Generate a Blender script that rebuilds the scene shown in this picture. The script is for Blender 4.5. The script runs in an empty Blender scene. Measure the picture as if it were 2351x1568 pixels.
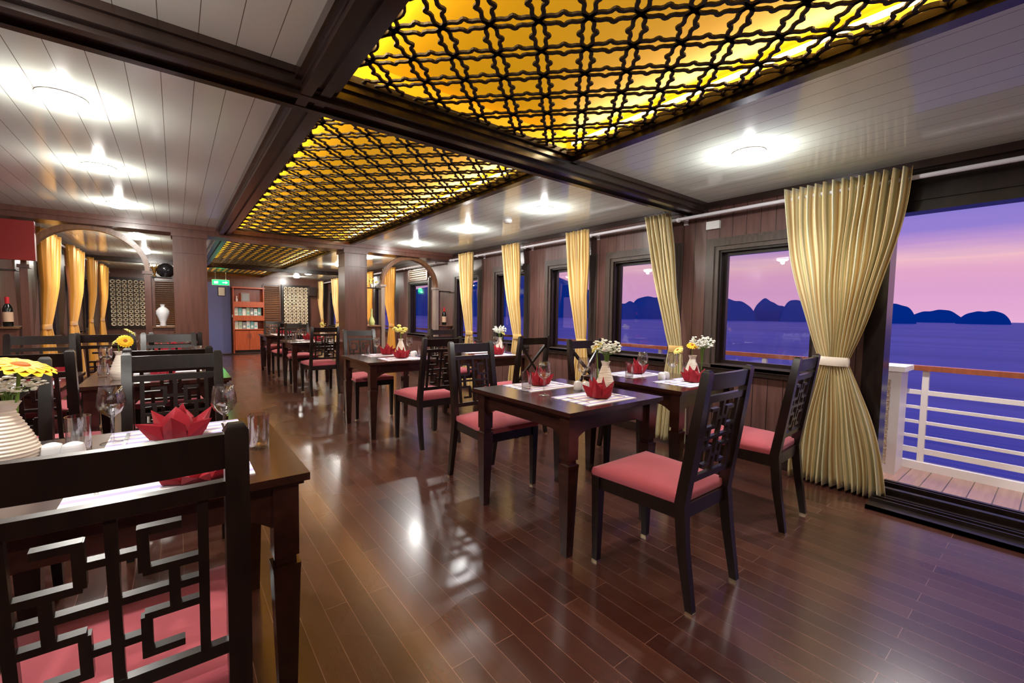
import bpy, bmesh, math, random
from mathutils import Vector, Matrix
random.seed(7)
C = bpy.context.scene.collection
PI = math.pi
R = math.radians

# ------------------------------------------------------------------ camera
yaw, pit, rol = R(37.921), R(3.557), R(.849)
fw = Vector((math.sin(yaw)*math.cos(pit), math.cos(yaw)*math.cos(pit), -math.sin(pit)))
rt = fw.cross(Vector((0, 0, 1))).normalized(); up = rt.cross(fw)
r2 = rt*math.cos(rol)+up*math.sin(rol); u2 = -rt*math.sin(rol)+up*math.cos(rol)
cam_d = bpy.data.cameras.new('camera'); cam = bpy.data.objects.new('camera', cam_d); C.objects.link(cam)
cam.matrix_world = Matrix(((r2.x, u2.x, -fw.x, 0), (r2.y, u2.y, -fw.y, 0), (r2.z, u2.z, -fw.z, 1.22), (0, 0, 0, 1)))
cam_d.sensor_width = 36; cam_d.lens = 991.58/2351*36; cam_d.clip_start = .02; cam_d.clip_end = 6000
bpy.context.scene.camera = cam

# ------------------------------------------------------------------ exposure and world
sc = bpy.context.scene
sc.view_settings.view_transform = 'Standard'; sc.view_settings.look = 'None'
sc.view_settings.gamma = 1; sc.view_settings.use_curve_mapping = False
sc.view_settings.exposure = 0.4
W = bpy.data.worlds.new('dusk_sky'); sc.world = W; W.use_nodes = True
wt = W.node_tree; wt.nodes.clear()
def N(t, k, **kw):
    n = t.nodes.new(k)
    for a, b in kw.items(): setattr(n, a, b)
    return n
o_ = N(wt, 'ShaderNodeOutputWorld'); bg = N(wt, 'ShaderNodeBackground'); wt.links.new(bg.outputs[0], o_.inputs[0])
bg.inputs[1].default_value = .77
tc = N(wt, 'ShaderNodeTexCoord'); sx = N(wt, 'ShaderNodeSeparateXYZ'); wt.links.new(tc.outputs['Generated'], sx.inputs[0])
mp = N(wt, 'ShaderNodeMapping'); mp.inputs['Scale'].default_value = (1.2, 1.2, 16); wt.links.new(tc.outputs['Generated'], mp.inputs[0])
ns = N(wt, 'ShaderNodeTexNoise'); ns.inputs['Scale'].default_value = 2.2; ns.inputs['Detail'].default_value = 3; wt.links.new(mp.outputs[0], ns.inputs[0])
ma = N(wt, 'ShaderNodeMath', operation='MULTIPLY_ADD'); wt.links.new(ns.outputs[0], ma.inputs[0]); ma.inputs[1].default_value = .04; ma.inputs[2].default_value = -.02
ad = N(wt, 'ShaderNodeMath', operation='ADD'); wt.links.new(sx.outputs[2], ad.inputs[0]); wt.links.new(ma.outputs[0], ad.inputs[1])
cr = N(wt, 'ShaderNodeValToRGB'); wt.links.new(ad.outputs[0], cr.inputs[0]); wt.links.new(cr.outputs[0], bg.inputs[0])
e = cr.color_ramp.elements
e[0].position = 0.0; e[0].color = (.80, .42, .66, 1)
e[1].position = 1.0; e[1].color = (.04, .05, .26, 1)
for p, c in ((.045, (.72, .36, .62)), (.085, (.76, .38, .58)), (.105, (.86, .50, .57)), (.125, (.52, .30, .62)), (.155, (.30, .21, .62)), (.21, (.17, .17, .60)), (.30, (.115, .14, .56)), (.55, (.07, .09, .42))):
    k = e.new(p); k.color = (*c, 1)

# ------------------------------------------------------------------ materials
def mat(name, col=(.5, .5, .5), rough=.5, metal=0, coat=0, emit=None, es=0, trans=0, ior=1.45, spec=.5, sheen=0, coat_rough=.08):
    m = bpy.data.materials.new(name); m.use_nodes = True
    b = m.node_tree.nodes['Principled BSDF']
    b.inputs['Base Color'].default_value = (*col, 1); b.inputs['Roughness'].default_value = rough
    b.inputs['Metallic'].default_value = metal; b.inputs['Coat Weight'].default_value = coat
    b.inputs['Coat Roughness'].default_value = coat_rough
    b.inputs['Transmission Weight'].default_value = trans; b.inputs['IOR'].default_value = ior
    b.inputs['Specular IOR Level'].default_value = spec; b.inputs['Sheen Weight'].default_value = sheen
    if emit: b.inputs['Emission Color'].default_value = (*emit, 1); b.inputs['Emission Strength'].default_value = es
    m.diffuse_color = (*col, 1)
    return m
def nt(m): return m.node_tree, m.node_tree.nodes['Principled BSDF']
def coords(t, kind='Object', scale=(1, 1, 1), rot=(0, 0, 0)):
    a = N(t, 'ShaderNodeTexCoord'); b = N(t, 'ShaderNodeMapping')
    b.inputs['Scale'].default_value = scale; b.inputs['Rotation'].default_value = rot
    t.links.new(a.outputs[kind], b.inputs[0]); return b.outputs[0]
def wood(name, c1, c2, rough=.25, coat=.5, scale=(14, 14, 1.2), grooves=None, kind='Object'):
    m = mat(name, c1, rough, coat=coat, coat_rough=.2); t, b = nt(m)
    n = N(t, 'ShaderNodeTexNoise'); n.inputs['Scale'].default_value = 3; n.inputs['Detail'].default_value = 5
    t.links.new(coords(t, kind, scale), n.inputs[0])
    r = N(t, 'ShaderNodeValToRGB'); r.color_ramp.elements[0].color = (*c1, 1); r.color_ramp.elements[1].color = (*c2, 1)
    r.color_ramp.elements[0].position = .3; r.color_ramp.elements[1].position = .7
    t.links.new(n.outputs[0], r.inputs[0]); out = r.outputs[0]
    if grooves:   # (axis, pitch): thin dark joints between boards
        s = N(t, 'ShaderNodeSeparateXYZ'); t.links.new(coords(t, kind), s.inputs[0])
        src = s.outputs[grooves[0]]
        if grooves[0] == 0 and len(grooves) > 2:
            q = N(t, 'ShaderNodeMath', operation='ADD'); t.links.new(s.outputs[0], q.inputs[0]); t.links.new(s.outputs[1], q.inputs[1]); src = q.outputs[0]
        d = N(t, 'ShaderNodeMath', operation='MULTIPLY'); t.links.new(src, d.inputs[0]); d.inputs[1].default_value = 1/grooves[1]
        f = N(t, 'ShaderNodeMath', operation='FRACT'); t.links.new(d.outputs[0], f.inputs[0])
        g = N(t, 'ShaderNodeMath', operation='LESS_THAN'); t.links.new(f.outputs[0], g.inputs[0]); g.inputs[1].default_value = .05
        mx = N(t, 'ShaderNodeMixRGB'); t.links.new(g.outputs[0], mx.inputs[0]); t.links.new(out, mx.inputs[1]); mx.inputs[2].default_value = (c1[0]*.2, c1[1]*.2, c1[2]*.2, 1)
        out = mx.outputs[0]
    t.links.new(out, b.inputs['Base Color'])
    return m
M = {}
M['black_wood'] = wood('black lacquered wood', (.007, .004, .003), (.016, .008, .006), .28, .12)
M['table_wood'] = wood('dark mahogany table wood', (.016, .005, .004), (.042, .012, .008), .2, .6, (10, 1.2, 10))
M['panel'] = wood('dark red brown wall boards', (.10, .046, .040), (.16, .078, .066), .32, .5, (10, 10, .8), grooves=(1, .115))
M['panel_x'] = wood('dark brown partition wood', (.085, .032, .022), (.14, .055, .038), .3, .4, (10, 10, .8))
M['beam'] = wood('dark beam wood', (.014, .007, .005), (.030, .014, .010), .25, .4, (3, 3, 3))
M['frame'] = wood('grey brown window frame wood', (.05, .036, .03), (.085, .06, .052), .3, .4)
M['bookcase'] = wood('orange red cabinet wood', (.36, .06, .02), (.52, .11, .035), .3, .3)
M['arch'] = wood('brown arch moulding', (.14, .06, .03), (.24, .11, .05), .28, .4)
M['pillar_light'] = wood('grey beige pilaster wood', (.22, .16, .13), (.32, .24, .20), .35, .3)
M['brass'] = mat('brass foot glide', (.75, .6, .4), .25, 1)
M['fabric'] = mat('pink velvet seat', (.40, .075, .098), .9, sheen=.15)
M['napkin'] = mat('crimson napkin cloth', (.30, .002, .014), .8, sheen=.05)
M['white'] = mat('white ceramic', (.78, .78, .8), .2, coat=.3)
M['cream'] = mat('cream ribbed ceramic', (.80, .70, .60), .35)
M['greenvase'] = mat('yellow green ceramic', (.62, .66, .25), .25)
M['rod'] = mat('white curtain rod', (.72, .70, .74), .35)
M['chrome'] = mat('chrome', (.8, .8, .82), .15, 1)
M['whitepaint'] = mat('white painted metal', (.85, .80, .78), .35)
M['rail_wood'] = wood('red brown handrail wood', (.26, .07, .035), (.36, .11, .05), .3, .3)
M['deck'] = wood('pinkish deck boards', (.24, .13, .11), (.34, .19, .16), .3, .3, (1, 12, 1), grooves=(1, .12))
M['lamp'] = mat('lit lamp diffuser', (1, 1, 1), .4, emit=(1, .93, .82), es=22)
M['lampring'] = mat('white lamp ring', (.8, .8, .78), .4)
M['led'] = mat('warm led strip', (1, .9, .6), .4, emit=(1, .80, .36), es=5)
M['yellow'] = mat('amber ceiling panel with added glow', (.80, .40, .010), .55, emit=(.62, .31, .004), es=.47)  # panel's own glow is added to stand for even light from the strips
M['lattice'] = mat('dark cut lattice wood', (.012, .006, .004), .55)
M['blue'] = mat('wall in blue-lit tone', (.13, .15, .36), .4)  # bluish light on the end panel is put into its blue colour
M['red'] = mat('dark red painted panel', (.22, .012, .010), .5)
M['green_e'] = mat('green sign light', (0, .4, .1), .4, emit=(.01, .9, .22), es=1.0)
M['white_e'] = mat('sign symbol light', (.6, 1, .8), .4, emit=(.5, 1, .7), es=3)
M['petal'] = mat('golden yellow petals', (.95, .52, .01), .6); M['petal'].node_tree.nodes['Principled BSDF'].inputs['Subsurface Weight'].default_value = .1
M['palepetal'] = mat('pale yellow petals', (.85, .78, .22), .6)
M['whitepetal'] = mat('white petals', (.88, .88, .80), .6)
M['flowercore'] = mat('orange brown flower centre', (.45, .12, .01), .8)
M['stem'] = mat('green stem', (.17, .30, .05), .6)
M['leaf'] = mat('green leaf', (.10, .22, .04), .5)
M['island'] = mat('island rock with painted blue haze', (.004, .19, .55), .95, spec=.0)  # blue distance haze is painted into the rock colour
M['bottle'] = mat('dark bottle glass', (.006, .008, .006), .1, coat=.5)
M['label'] = mat('cream bottle label', (.65, .42, .28), .6)
M['redfoil'] = mat('red foil cap', (.6, .02, .03), .35)
M['screenwhite'] = mat('cream fretwork screen', (.95, .78, .55), .4)
M['screenback'] = mat('dark screen backing', (.03, .015, .01), .5)
M['blackpot'] = mat('black glazed jar', (.01, .01, .012), .12, coat=.6)
M['gold'] = mat('gold brass', (.9, .6, .15), .25, 1)
M['bluecup'] = mat('dark blue lacquer', (.012, .02, .06), .3)
M['book_w'] = mat('white book cover', (.75, .77, .74), .5)
M['book_t'] = mat('teal book cover', (.20, .50, .50), .5)
M['book_g'] = mat('pale green book cover', (.48, .60, .42), .5)
M['book_r'] = mat('grey book cover', (.30, .33, .36), .5)
M['steel'] = mat('steel cutlery', (.75, .75, .75), .15, 1)
# ceiling: glossy boards running along the room
m = mat('glossy cream ceiling boards', (.80, .87, .80), .10, coat=0, spec=.45); t, b = nt(m); M['ceiling'] = m
s = N(t, 'ShaderNodeSeparateXYZ'); t.links.new(coords(t), s.inputs[0])
d = N(t, 'ShaderNodeMath', operation='MULTIPLY_ADD'); t.links.new(s.outputs[0], d.inputs[0]); d.inputs[1].default_value = 1/.1185; d.inputs[2].default_value = .38/.1185+20
f = N(t, 'ShaderNodeMath', operation='FRACT'); t.links.new(d.outputs[0], f.inputs[0])
g = N(t, 'ShaderNodeMath', operation='LESS_THAN'); t.links.new(f.outputs[0], g.inputs[0]); g.inputs[1].default_value = .022
mx = N(t, 'ShaderNodeMixRGB'); t.links.new(g.outputs[0], mx.inputs[0]); mx.inputs[1].default_value = (.80, .87, .80, 1); mx.inputs[2].default_value = (.16, .13, .11, 1)
t.links.new(mx.outputs[0], b.inputs['Base Color'])
n = N(t, 'ShaderNodeTexNoise'); n.inputs['Scale'].default_value = 2.0; n.inputs['Detail'].default_value = 2; t.links.new(coords(t, scale=(2.5, 1, 1)), n.inputs[0])
bp = N(t, 'ShaderNodeBump'); bp.inputs['Strength'].default_value = .07; bp.inputs['Distance'].default_value = .02
t.links.new(n.outputs[0], bp.inputs['Height']); t.links.new(bp.outputs[0], b.inputs['Normal'])
# floor: narrow parquet strips along the room
m = mat('glossy red brown parquet', (.09, .03, .02), .2, coat=.6, coat_rough=.16); t, b = nt(m); M['floor'] = m
br = N(t, 'ShaderNodeTexBrick'); br.offset = .37; br.inputs['Scale'].default_value = 1
br.inputs['Brick Width'].default_value = .9; br.inputs['Row Height'].default_value = .09; br.inputs['Mortar Size'].default_value = .0012; br.inputs['Mortar Smooth'].default_value = .1
br.inputs['Color1'].default_value = (.042, .013, .010, 1); br.inputs['Color2'].default_value = (.080, .028, .018, 1); br.inputs['Mortar'].default_value = (.19, .10, .075, 1)
t.links.new(coords(t, rot=(0, 0, PI/2)), br.inputs[0])
n = N(t, 'ShaderNodeTexNoise'); n.inputs['Scale'].default_value = 5; n.inputs['Detail'].default_value = 6; t.links.new(coords(t, scale=(12, 1, 1)), n.inputs[0])
mx = N(t, 'ShaderNodeMixRGB', blend_type='MULTIPLY'); mx.inputs[0].default_value = .6; t.links.new(br.outputs[0], mx.inputs[1])
r = N(t, 'ShaderNodeValToRGB'); r.color_ramp.elements[0].color = (.45, .45, .45, 1); r.color_ramp.elements[1].color = (1.3, 1.25, 1.2, 1); t.links.new(n.outputs[0], r.inputs[0]); t.links.new(r.outputs[0], mx.inputs[2])
t.links.new(mx.outputs[0], b.inputs['Base Color'])
n2 = N(t, 'ShaderNodeTexNoise'); n2.inputs['Scale'].default_value = 1.3; n2.inputs['Detail'].default_value = 1.5; t.links.new(coords(t), n2.inputs[0])
r = N(t, 'ShaderNodeMapRange'); r.inputs[3].default_value = .20; r.inputs[4].default_value = .36; t.links.new(n2.outputs[0], r.inputs[0]); t.links.new(r.outputs[0], b.inputs['Roughness'])
bp = N(t, 'ShaderNodeBump'); bp.inputs['Strength'].default_value = .10; bp.inputs['Distance'].default_value = .01; t.links.new(n2.outputs[0], bp.inputs['Height']); t.links.new(bp.outputs[0], b.inputs['Normal']); t.links.new(bp.outputs[0], b.inputs['Coat Normal'])
# curtain satin with vertical stripes in its own UV
def satin(name, cols, rough=.35, k=34):
    m = mat(name, cols[0], rough, sheen=.3); t, b = nt(m)
    s = N(t, 'ShaderNodeSeparateXYZ'); uv = N(t, 'ShaderNodeUVMap'); t.links.new(uv.outputs[0], s.inputs[0])
    d = N(t, 'ShaderNodeMath', operation='MULTIPLY'); t.links.new(s.outputs[0], d.inputs[0]); d.inputs[1].default_value = k
    f = N(t, 'ShaderNodeMath', operation='FRACT'); t.links.new(d.outputs[0], f.inputs[0])
    r = N(t, 'ShaderNodeValToRGB'); r.color_ramp.interpolation = 'LINEAR'
    el = r.color_ramp.elements; el[0].color = (*cols[0], 1); el[1].color = (*cols[-1], 1)
    for i, c in enumerate(cols[1:-1]): q = el.new((i+1)/(len(cols)-1)); q.color = (*c, 1)
    t.links.new(f.outputs[0], r.inputs[0]); t.links.new(r.outputs[0], b.inputs['Base Color'])
    b.inputs['Metallic'].default_value = .25
    return m
M['satin'] = satin('striped gold satin', [(.50, .31, .08), (.84, .70, .40), (.42, .40, .22), (.95, .86, .60), (.50, .31, .08)])
M['satin2'] = satin('plain gold satin', [(.66, .29, .025), (.80, .40, .06), (.66, .29, .025)], .4, 9)
M['satin3'] = satin('cream gold satin', [(.74, .48, .15), (.92, .74, .40), (.56, .33, .08), (.74, .48, .15)], .4, 16)
# placemat stripes
m = mat('striped placemat', (.8, .78, .85), .8); t, b = nt(m); M['mat'] = m
s = N(t, 'ShaderNodeSeparateXYZ'); t.links.new(coords(t), s.inputs[0])
d = N(t, 'ShaderNodeMath', operation='MULTIPLY'); t.links.new(s.outputs[1], d.inputs[0]); d.inputs[1].default_value = 1/.06
f = N(t, 'ShaderNodeMath', operation='FRACT'); t.links.new(d.outputs[0], f.inputs[0])
g = N(t, 'ShaderNodeMath', operation='LESS_THAN'); t.links.new(f.outputs[0], g.inputs[0]); g.inputs[1].default_value = .38
mx = N(t, 'ShaderNodeMixRGB'); t.links.new(g.outputs[0], mx.inputs[0]); mx.inputs[1].default_value = (.82, .78, .80, 1); mx.inputs[2].default_value = (.42, .38, .66, 1); t.links.new(mx.outputs[0], b.inputs['Base Color'])
# glass
def glassy(name, tint, rough=0.0, k=.6, base=.05):
    m = bpy.data.materials.new(name); m.use_nodes = True; t = m.node_tree; t.nodes.clear()
    o = N(t, 'ShaderNodeOutputMaterial'); mxs = N(t, 'ShaderNodeMixShader'); tr = N(t, 'ShaderNodeBsdfTransparent'); gl = N(t, 'ShaderNodeBsdfGlossy'); lw = N(t, 'ShaderNodeLayerWeight'); lw.inputs[0].default_value = .5; pw = N(t, 'ShaderNodeMath', operation='POWER'); pw.inputs[1].default_value = 2.6; fr = N(t, 'ShaderNodeMath', operation='MULTIPLY_ADD'); t.links.new(lw.outputs['Facing'], pw.inputs[0]); t.links.new(pw.outputs[0], fr.inputs[0]); fr.inputs[1].default_value = k; fr.inputs[2].default_value = base
    tr.inputs[0].default_value = (*tint, 1); gl.inputs['Roughness'].default_value = rough; 
    t.links.new(fr.outputs[0], mxs.inputs[0]); t.links.new(tr.outputs[0], mxs.inputs[1]); t.links.new(gl.outputs[0], mxs.inputs[2]); t.links.new(mxs.outputs[0], o.inputs[0])
    return m
M['pane'] = glassy('window glass', (.96, .96, .98), 0, .35, .06)
M['glass'] = glassy('drinking glass', (.95, .945, .94), .04, .85, .14)
# sea
m = mat('violet dusk sea', (.030, .035, .20), .4, spec=.5); t, b = nt(m); M['sea'] = m
n = N(t, 'ShaderNodeTexNoise'); n.inputs['Scale'].default_value = 1; n.inputs['Detail'].default_value = 9; n.inputs['Roughness'].default_value = .65; t.links.new(coords(t, scale=(.05, .006, 1)), n.inputs[0])
r = N(t, 'ShaderNodeValToRGB'); r.color_ramp.elements[0].position = .35; r.color_ramp.elements[1].position = .65
r.color_ramp.elements[0].color = (.10, .15, .60, 1); r.color_ramp.elements[1].color = (.42, .40, .90, 1); t.links.new(n.outputs[0], r.inputs[0]); t.links.new(r.outputs[0], b.inputs['Base Color'])
bp = N(t, 'ShaderNodeBump'); bp.inputs['Strength'].default_value = .6; bp.inputs['Distance'].default_value = .6; t.links.new(n.outputs[0], bp.inputs['Height']); t.links.new(bp.outputs[0], b.inputs['Normal'])

# ------------------------------------------------------------------ mesh helpers
class MB:
    def __init__(s): s.bm = bmesh.new(); s.mi = 0
    def face(s, vs):
        try: f = s.bm.faces.new(vs); f.material_index = s.mi; return f
        except ValueError: return None
    def hexa(s, p):   # 8 points: bottom loop then top loop
        v = [s.bm.verts.new(q) for q in p]
        for a in ((3, 2, 1, 0), (4, 5, 6, 7), (0, 1, 5, 4), (1, 2, 6, 5), (2, 3, 7, 6), (3, 0, 4, 7)): s.face([v[i] for i in a])
        return s
    def box(s, x0, x1, y0, y1, z0, z1):
        return s.hexa([(x0, y0, z0), (x1, y0, z0), (x1, y1, z0), (x0, y1, z0), (x0, y0, z1), (x1, y0, z1), (x1, y1, z1), (x0, y1, z1)])
    def taper(s, c0, w0, c1, w1):   # square section post from c0 to c1, half widths (wx,wy)
        f = lambda c, w: [(c[0]-w[0], c[1]-w[1], c[2]), (c[0]+w[0], c[1]-w[1], c[2]), (c[0]+w[0], c[1]+w[1], c[2]), (c[0]-w[0], c[1]+w[1], c[2])]
        return s.hexa(f(c0, w0)+f(c1, w1))
    def lathe(s, prof, n=24, c=(0, 0, 0), cap=True, rad=None):
        rings = []
        for r_, z in prof:
            rings.append([s.bm.verts.new((c[0]+r_*math.cos(2*PI*i/n)*(rad(i/n, z) if rad else 1), c[1]+r_*math.sin(2*PI*i/n)*(rad(i/n, z) if rad else 1), c[2]+z)) for i in range(n)])
        for a, b in zip(rings, rings[1:]):
            for i in range(n): s.face([a[i], a[(i+1) % n], b[(i+1) % n], b[i]])
        if cap:
            s.face(rings[0][::-1]); s.face(rings[-1])
        return s
    def tube(s, pts, r, n=8, closed=False):
        pts = [Vector(p) for p in pts]; rings = []
        rr = r if isinstance(r, (list, tuple)) else [r]*len(pts)
        for i, p in enumerate(pts):
            if closed: d = pts[(i+1) % len(pts)]-pts[i-1]
            else: d = pts[min(i+1, len(pts)-1)]-pts[max(i-1, 0)]
            d.normalize(); a = d.orthogonal() if abs(d.z) > .98 else d.cross(Vector((0, 0, 1))); a.normalize(); b = d.cross(a)
            rings.append([s.bm.verts.new(p+(a*math.cos(2*PI*k/n)+b*math.sin(2*PI*k/n))*rr[i]) for k in range(n)])
        prs = list(zip(rings, rings[1:]))
        if closed: prs.append((rings[-1], rings[0]))
        for a, b in prs:
            for i in range(n): s.face([a[i], a[(i+1) % n], b[(i+1) % n], b[i]])
        if not closed: s.face(rings[0][::-1]); s.face(rings[-1])
        return s
    def ball(s, c, r, sub=1, sq=(1, 1, 1)):
        k = bmesh.ops.create_icosphere(s.bm, subdivisions=sub, radius=r)
        for v in k['verts']: v.co = Vector((v.co.x*sq[0]+c[0], v.co.y*sq[1]+c[1], v.co.z*sq[2]+c[2]))
        for v in k['verts']:
            for f in v.link_faces: f.material_index = s.mi
        return s
    def bar(s, a, b, w, t, nrm=(0, 0, 1)):  # beam of width w (in plane) and thickness t (along nrm)
        a = Vector(a); b = Vector(b); d = (b-a).normalized(); n_ = Vector(nrm); sd = d.cross(n_).normalized()*w/2; n_ = n_*t/2
        return s.hexa([a-sd-n_, b-sd-n_, b+sd-n_, a+sd-n_, a-sd+n_, b-sd+n_, b+sd+n_, a+sd+n_])
    def ribbon(s, pts, w, t):   # flat ribbon in an xy plane
        P = [Vector(p) for p in pts]; L = []
        for i, p in enumerate(P):
            d = (P[min(i+1, len(P)-1)]-P[max(i-1, 0)]).normalized(); sd = Vector((-d.y, d.x, 0))*w/2
            L.append([s.bm.verts.new(q) for q in (p-sd, p+sd, p+sd+Vector((0, 0, t)), p-sd+Vector((0, 0, t)))])
        for a, b in zip(L, L[1:]):
            for i in range(4): s.face([a[i], a[(i+1) % 4], b[(i+1) % 4], b[i]])
        return s
    def bevel(s, w=.004, seg=2):
        bmesh.ops.bevel(s.bm, geom=[e for e in s.bm.edges if e.calc_face_angle(0) > .5], offset=w, segments=seg, affect='EDGES', profile=.6, clamp_overlap=True); return s
    def move(s, m):
        s.bm.transform(m); return s
    def build(s, name, ms, parent=None, smooth=True, ang=35):
        bmesh.ops.recalc_face_normals(s.bm, faces=s.bm.faces)
        me = bpy.data.meshes.new(name); s.bm.to_mesh(me); s.bm.free()
        for m in (ms if isinstance(ms, (list, tuple)) else [ms]): me.materials.append(m)
        if smooth:
            me.shade_smooth(); me.set_sharp_from_angle(angle=R(ang))
        o = bpy.data.objects.new(name, me); C.objects.link(o)
        if parent: o.parent = parent
        return o
def tag(o, label=None, cat=None, group=None, kind=None):
    if label: o['label'] = label
    if cat: o['category'] = cat
    if group: o['group'] = group
    if kind: o['kind'] = kind
    return o
def empty(name, loc=(0, 0, 0), rz=0, label=None, cat=None, group=None):
    o = bpy.data.objects.new(name, None); C.objects.link(o); o.location = loc; o.rotation_euler = (0, 0, rz); o.empty_display_size = .1
    return tag(o, label, cat, group)
KIDS = {}
def kids(o):
    if not KIDS.get('_n') == len(bpy.data.objects):
        KIDS.clear(); KIDS['_n'] = len(bpy.data.objects)
        for c in bpy.data.objects:
            if c.parent: KIDS.setdefault(c.parent.name, []).append(c)
    return list(KIDS.get(o.name, []))
def tree(o):
    return [(c, tree(c)) for c in kids(o)]
def copy_tree(o, loc, rz, label=None, group=None, sc=None):
    tr = tree(o); r = o.copy(); C.objects.link(r); r.location = loc; r.rotation_euler = (0, 0, rz)
    if label: r['label'] = label
    if group: r['group'] = group
    if sc: r.scale = sc
    def rec(lst, par):
        for c, sub in lst:
            d = c.copy(); C.objects.link(d); d.parent = par; rec(sub, d)
    rec(tr, r)
    return r
class Proto:
    """first use moves the original, later uses copy it"""
    def __init__(s, o): s.o = o; s.used = False
    def put(s, loc, rz, label, group=None, sc=None):
        if not s.used:
            s.used = True; o = s.o; o.location = loc; o.rotation_euler = (0, 0, rz); o['label'] = label
            if group: o['group'] = group
            s.sc0 = sc
            if sc: o.scale = sc
            return o
        return copy_tree(s.o, loc, rz, label, group, sc if sc else (1, 1, 1))
def struct(name, mb, m, **k):
    return tag(mb.build(name, m, **k), kind='structure')

# ------------------------------------------------------------------ room shell
CZ = 2.25; XW = 3.86; XL = -1.46; YB = -2.4; YE = 15.0
struct('floor', MB().box(XL-.1, XW+.1, YB, YE+.1, -.08, 0), M['floor'], smooth=False)
# ceiling boards on both sides, amber recess between
mb = MB()
mb.box(XL-.1, .45, YB, YE+.1, CZ, CZ+.06); mb.box(2.13, XW+.1, YB, YE+.1, CZ, CZ+.06)
struct('ceiling', mb, M['ceiling'], smooth=False)
mb = MB(); GX0, GX1 = .60, 2.07
mb.box(GX0-.02, GX1+.02, YB, YE, CZ+.12, CZ+.14)
for a_, b_ in ((-.6, 2.07), (2.31, 6.64), (6.93, 14.4)): mb.box(GX0, GX0+.004, a_, b_, CZ+.03, CZ+.12).box(GX1-.004, GX1, a_, b_, CZ+.03, CZ+.12).box(GX0, GX1, a_, a_+.004, CZ+.03, CZ+.12).box(GX0, GX1, b_-.004, b_, CZ+.03, CZ+.12)
struct('ceiling_recess', mb, M['yellow'], smooth=False)
mb = MB(); mb.box(.45, .60, YB, YE, CZ-.06, CZ+.14); mb.box(.455, .50, YB, YE, CZ-.085, CZ-.055); mb.box(.53, .575, YB, YE, CZ-.075, CZ-.055)
mb.box(.425, .455, YB, YE, CZ-.045, CZ+.02)
struct('trim_1', mb, M['beam'])
mb = MB(); mb.box(2.07, 2.13, YB, YE, CZ-.03, CZ+.14); mb.box(2.12, 2.15, YB, YE, CZ-.015, CZ+.02)
struct('trim_2', mb, M['beam'])
# cross beams
def cross(name, y0, y1, ext=0):
    mb = MB(); mb.box(XL, XW, y0+.02, y1-.02, CZ-.07, CZ+.12)
    mb.box(XL, XW, y0, y0+.03, CZ-.03, CZ+.02).box(XL, XW, y1-.03, y1, CZ-.03, CZ+.02)
    mb.box(XL, XW, y0+.06, y0+.10, CZ-.088, CZ-.06).box(XL, XW, y1-.10, y1-.06, CZ-.088, CZ-.06)
    struct(name, mb, M['beam'])
cross('trim_3', 2.05, 2.33); cross('trim_4', 11.6, 11.85)
# perimeter beam along right wall top
mb = MB(); mb.box(XW-.05, XW+.02, YB, 6.62, CZ-.05, CZ+.02)
mb.box(XL-.02, XL+.05, YB, YE, CZ-.05, CZ+.02).box(XW-.05, XW+.02, 6.9, YE, CZ-.05, CZ+.02)
struct('trim_5', mb, M['beam'])
# right wall with openings
WIN = [(1.19, 1.95), (2.42, 3.13), (3.48, 4.15), (4.68, 5.34), (5.86, 6.52)]
FARW = [(7.6, 8.4), (9.55, 10.3), (11.2, 12.4), (13.5, 14.3)]
ZB, ZT = .80, 1.82; T = .11
op = [(-1.2, .79, 0.0, 1.98)]+[(a, b, ZB, ZT) for a, b in WIN]+[(a, b, ZB, ZT) for a, b in FARW]
mb = MB(); yy = YB
for a, b, z0, z1 in op:
    mb.box(XW, XW+T, yy, a, 0, CZ+.05)
    if z0 > 0: mb.box(XW, XW+T, a, b, 0, z0)
    mb.box(XW, XW+T, a, b, z1, CZ+.05); yy = b
mb.box(XW, XW+T, yy, YE+.1, 0, CZ+.05)
struct('wall_right', mb, M['panel'], smooth=False)
# left wall (far part with windows seen through the arch)
mb = MB(); yy = YB
for a, b in [(8.7, 9.6), (10.6, 11.3), (12.2, 12.8)]:
    mb.box(XL-T, XL, yy, a, 0, CZ+.05).box(XL-T, XL, a, b, 0, ZB).box(XL-T, XL, a, b, ZT, CZ+.05); yy = b
mb.box(XL-T, XL, yy, YE+.1, 0, CZ+.05)
struct('wall_left', mb, M['panel'], smooth=False)
struct('wall_back', MB().box(XL-.1, XW+.1, YB-.1, YB, 0, CZ+.2), M['panel_x'], smooth=False)
struct('wall_end', MB().box(XL-.1, XW+.1, YE, YE+.1, 0, CZ+.2), M['panel_x'], smooth=False)
mb = MB(); mb.box(XW-.02, XW, .78, 6.6, 0, .09).box(XW-.02, XW, 7, YE, 0, .09)
struct('baseboard_right', mb, M['beam'])
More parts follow.
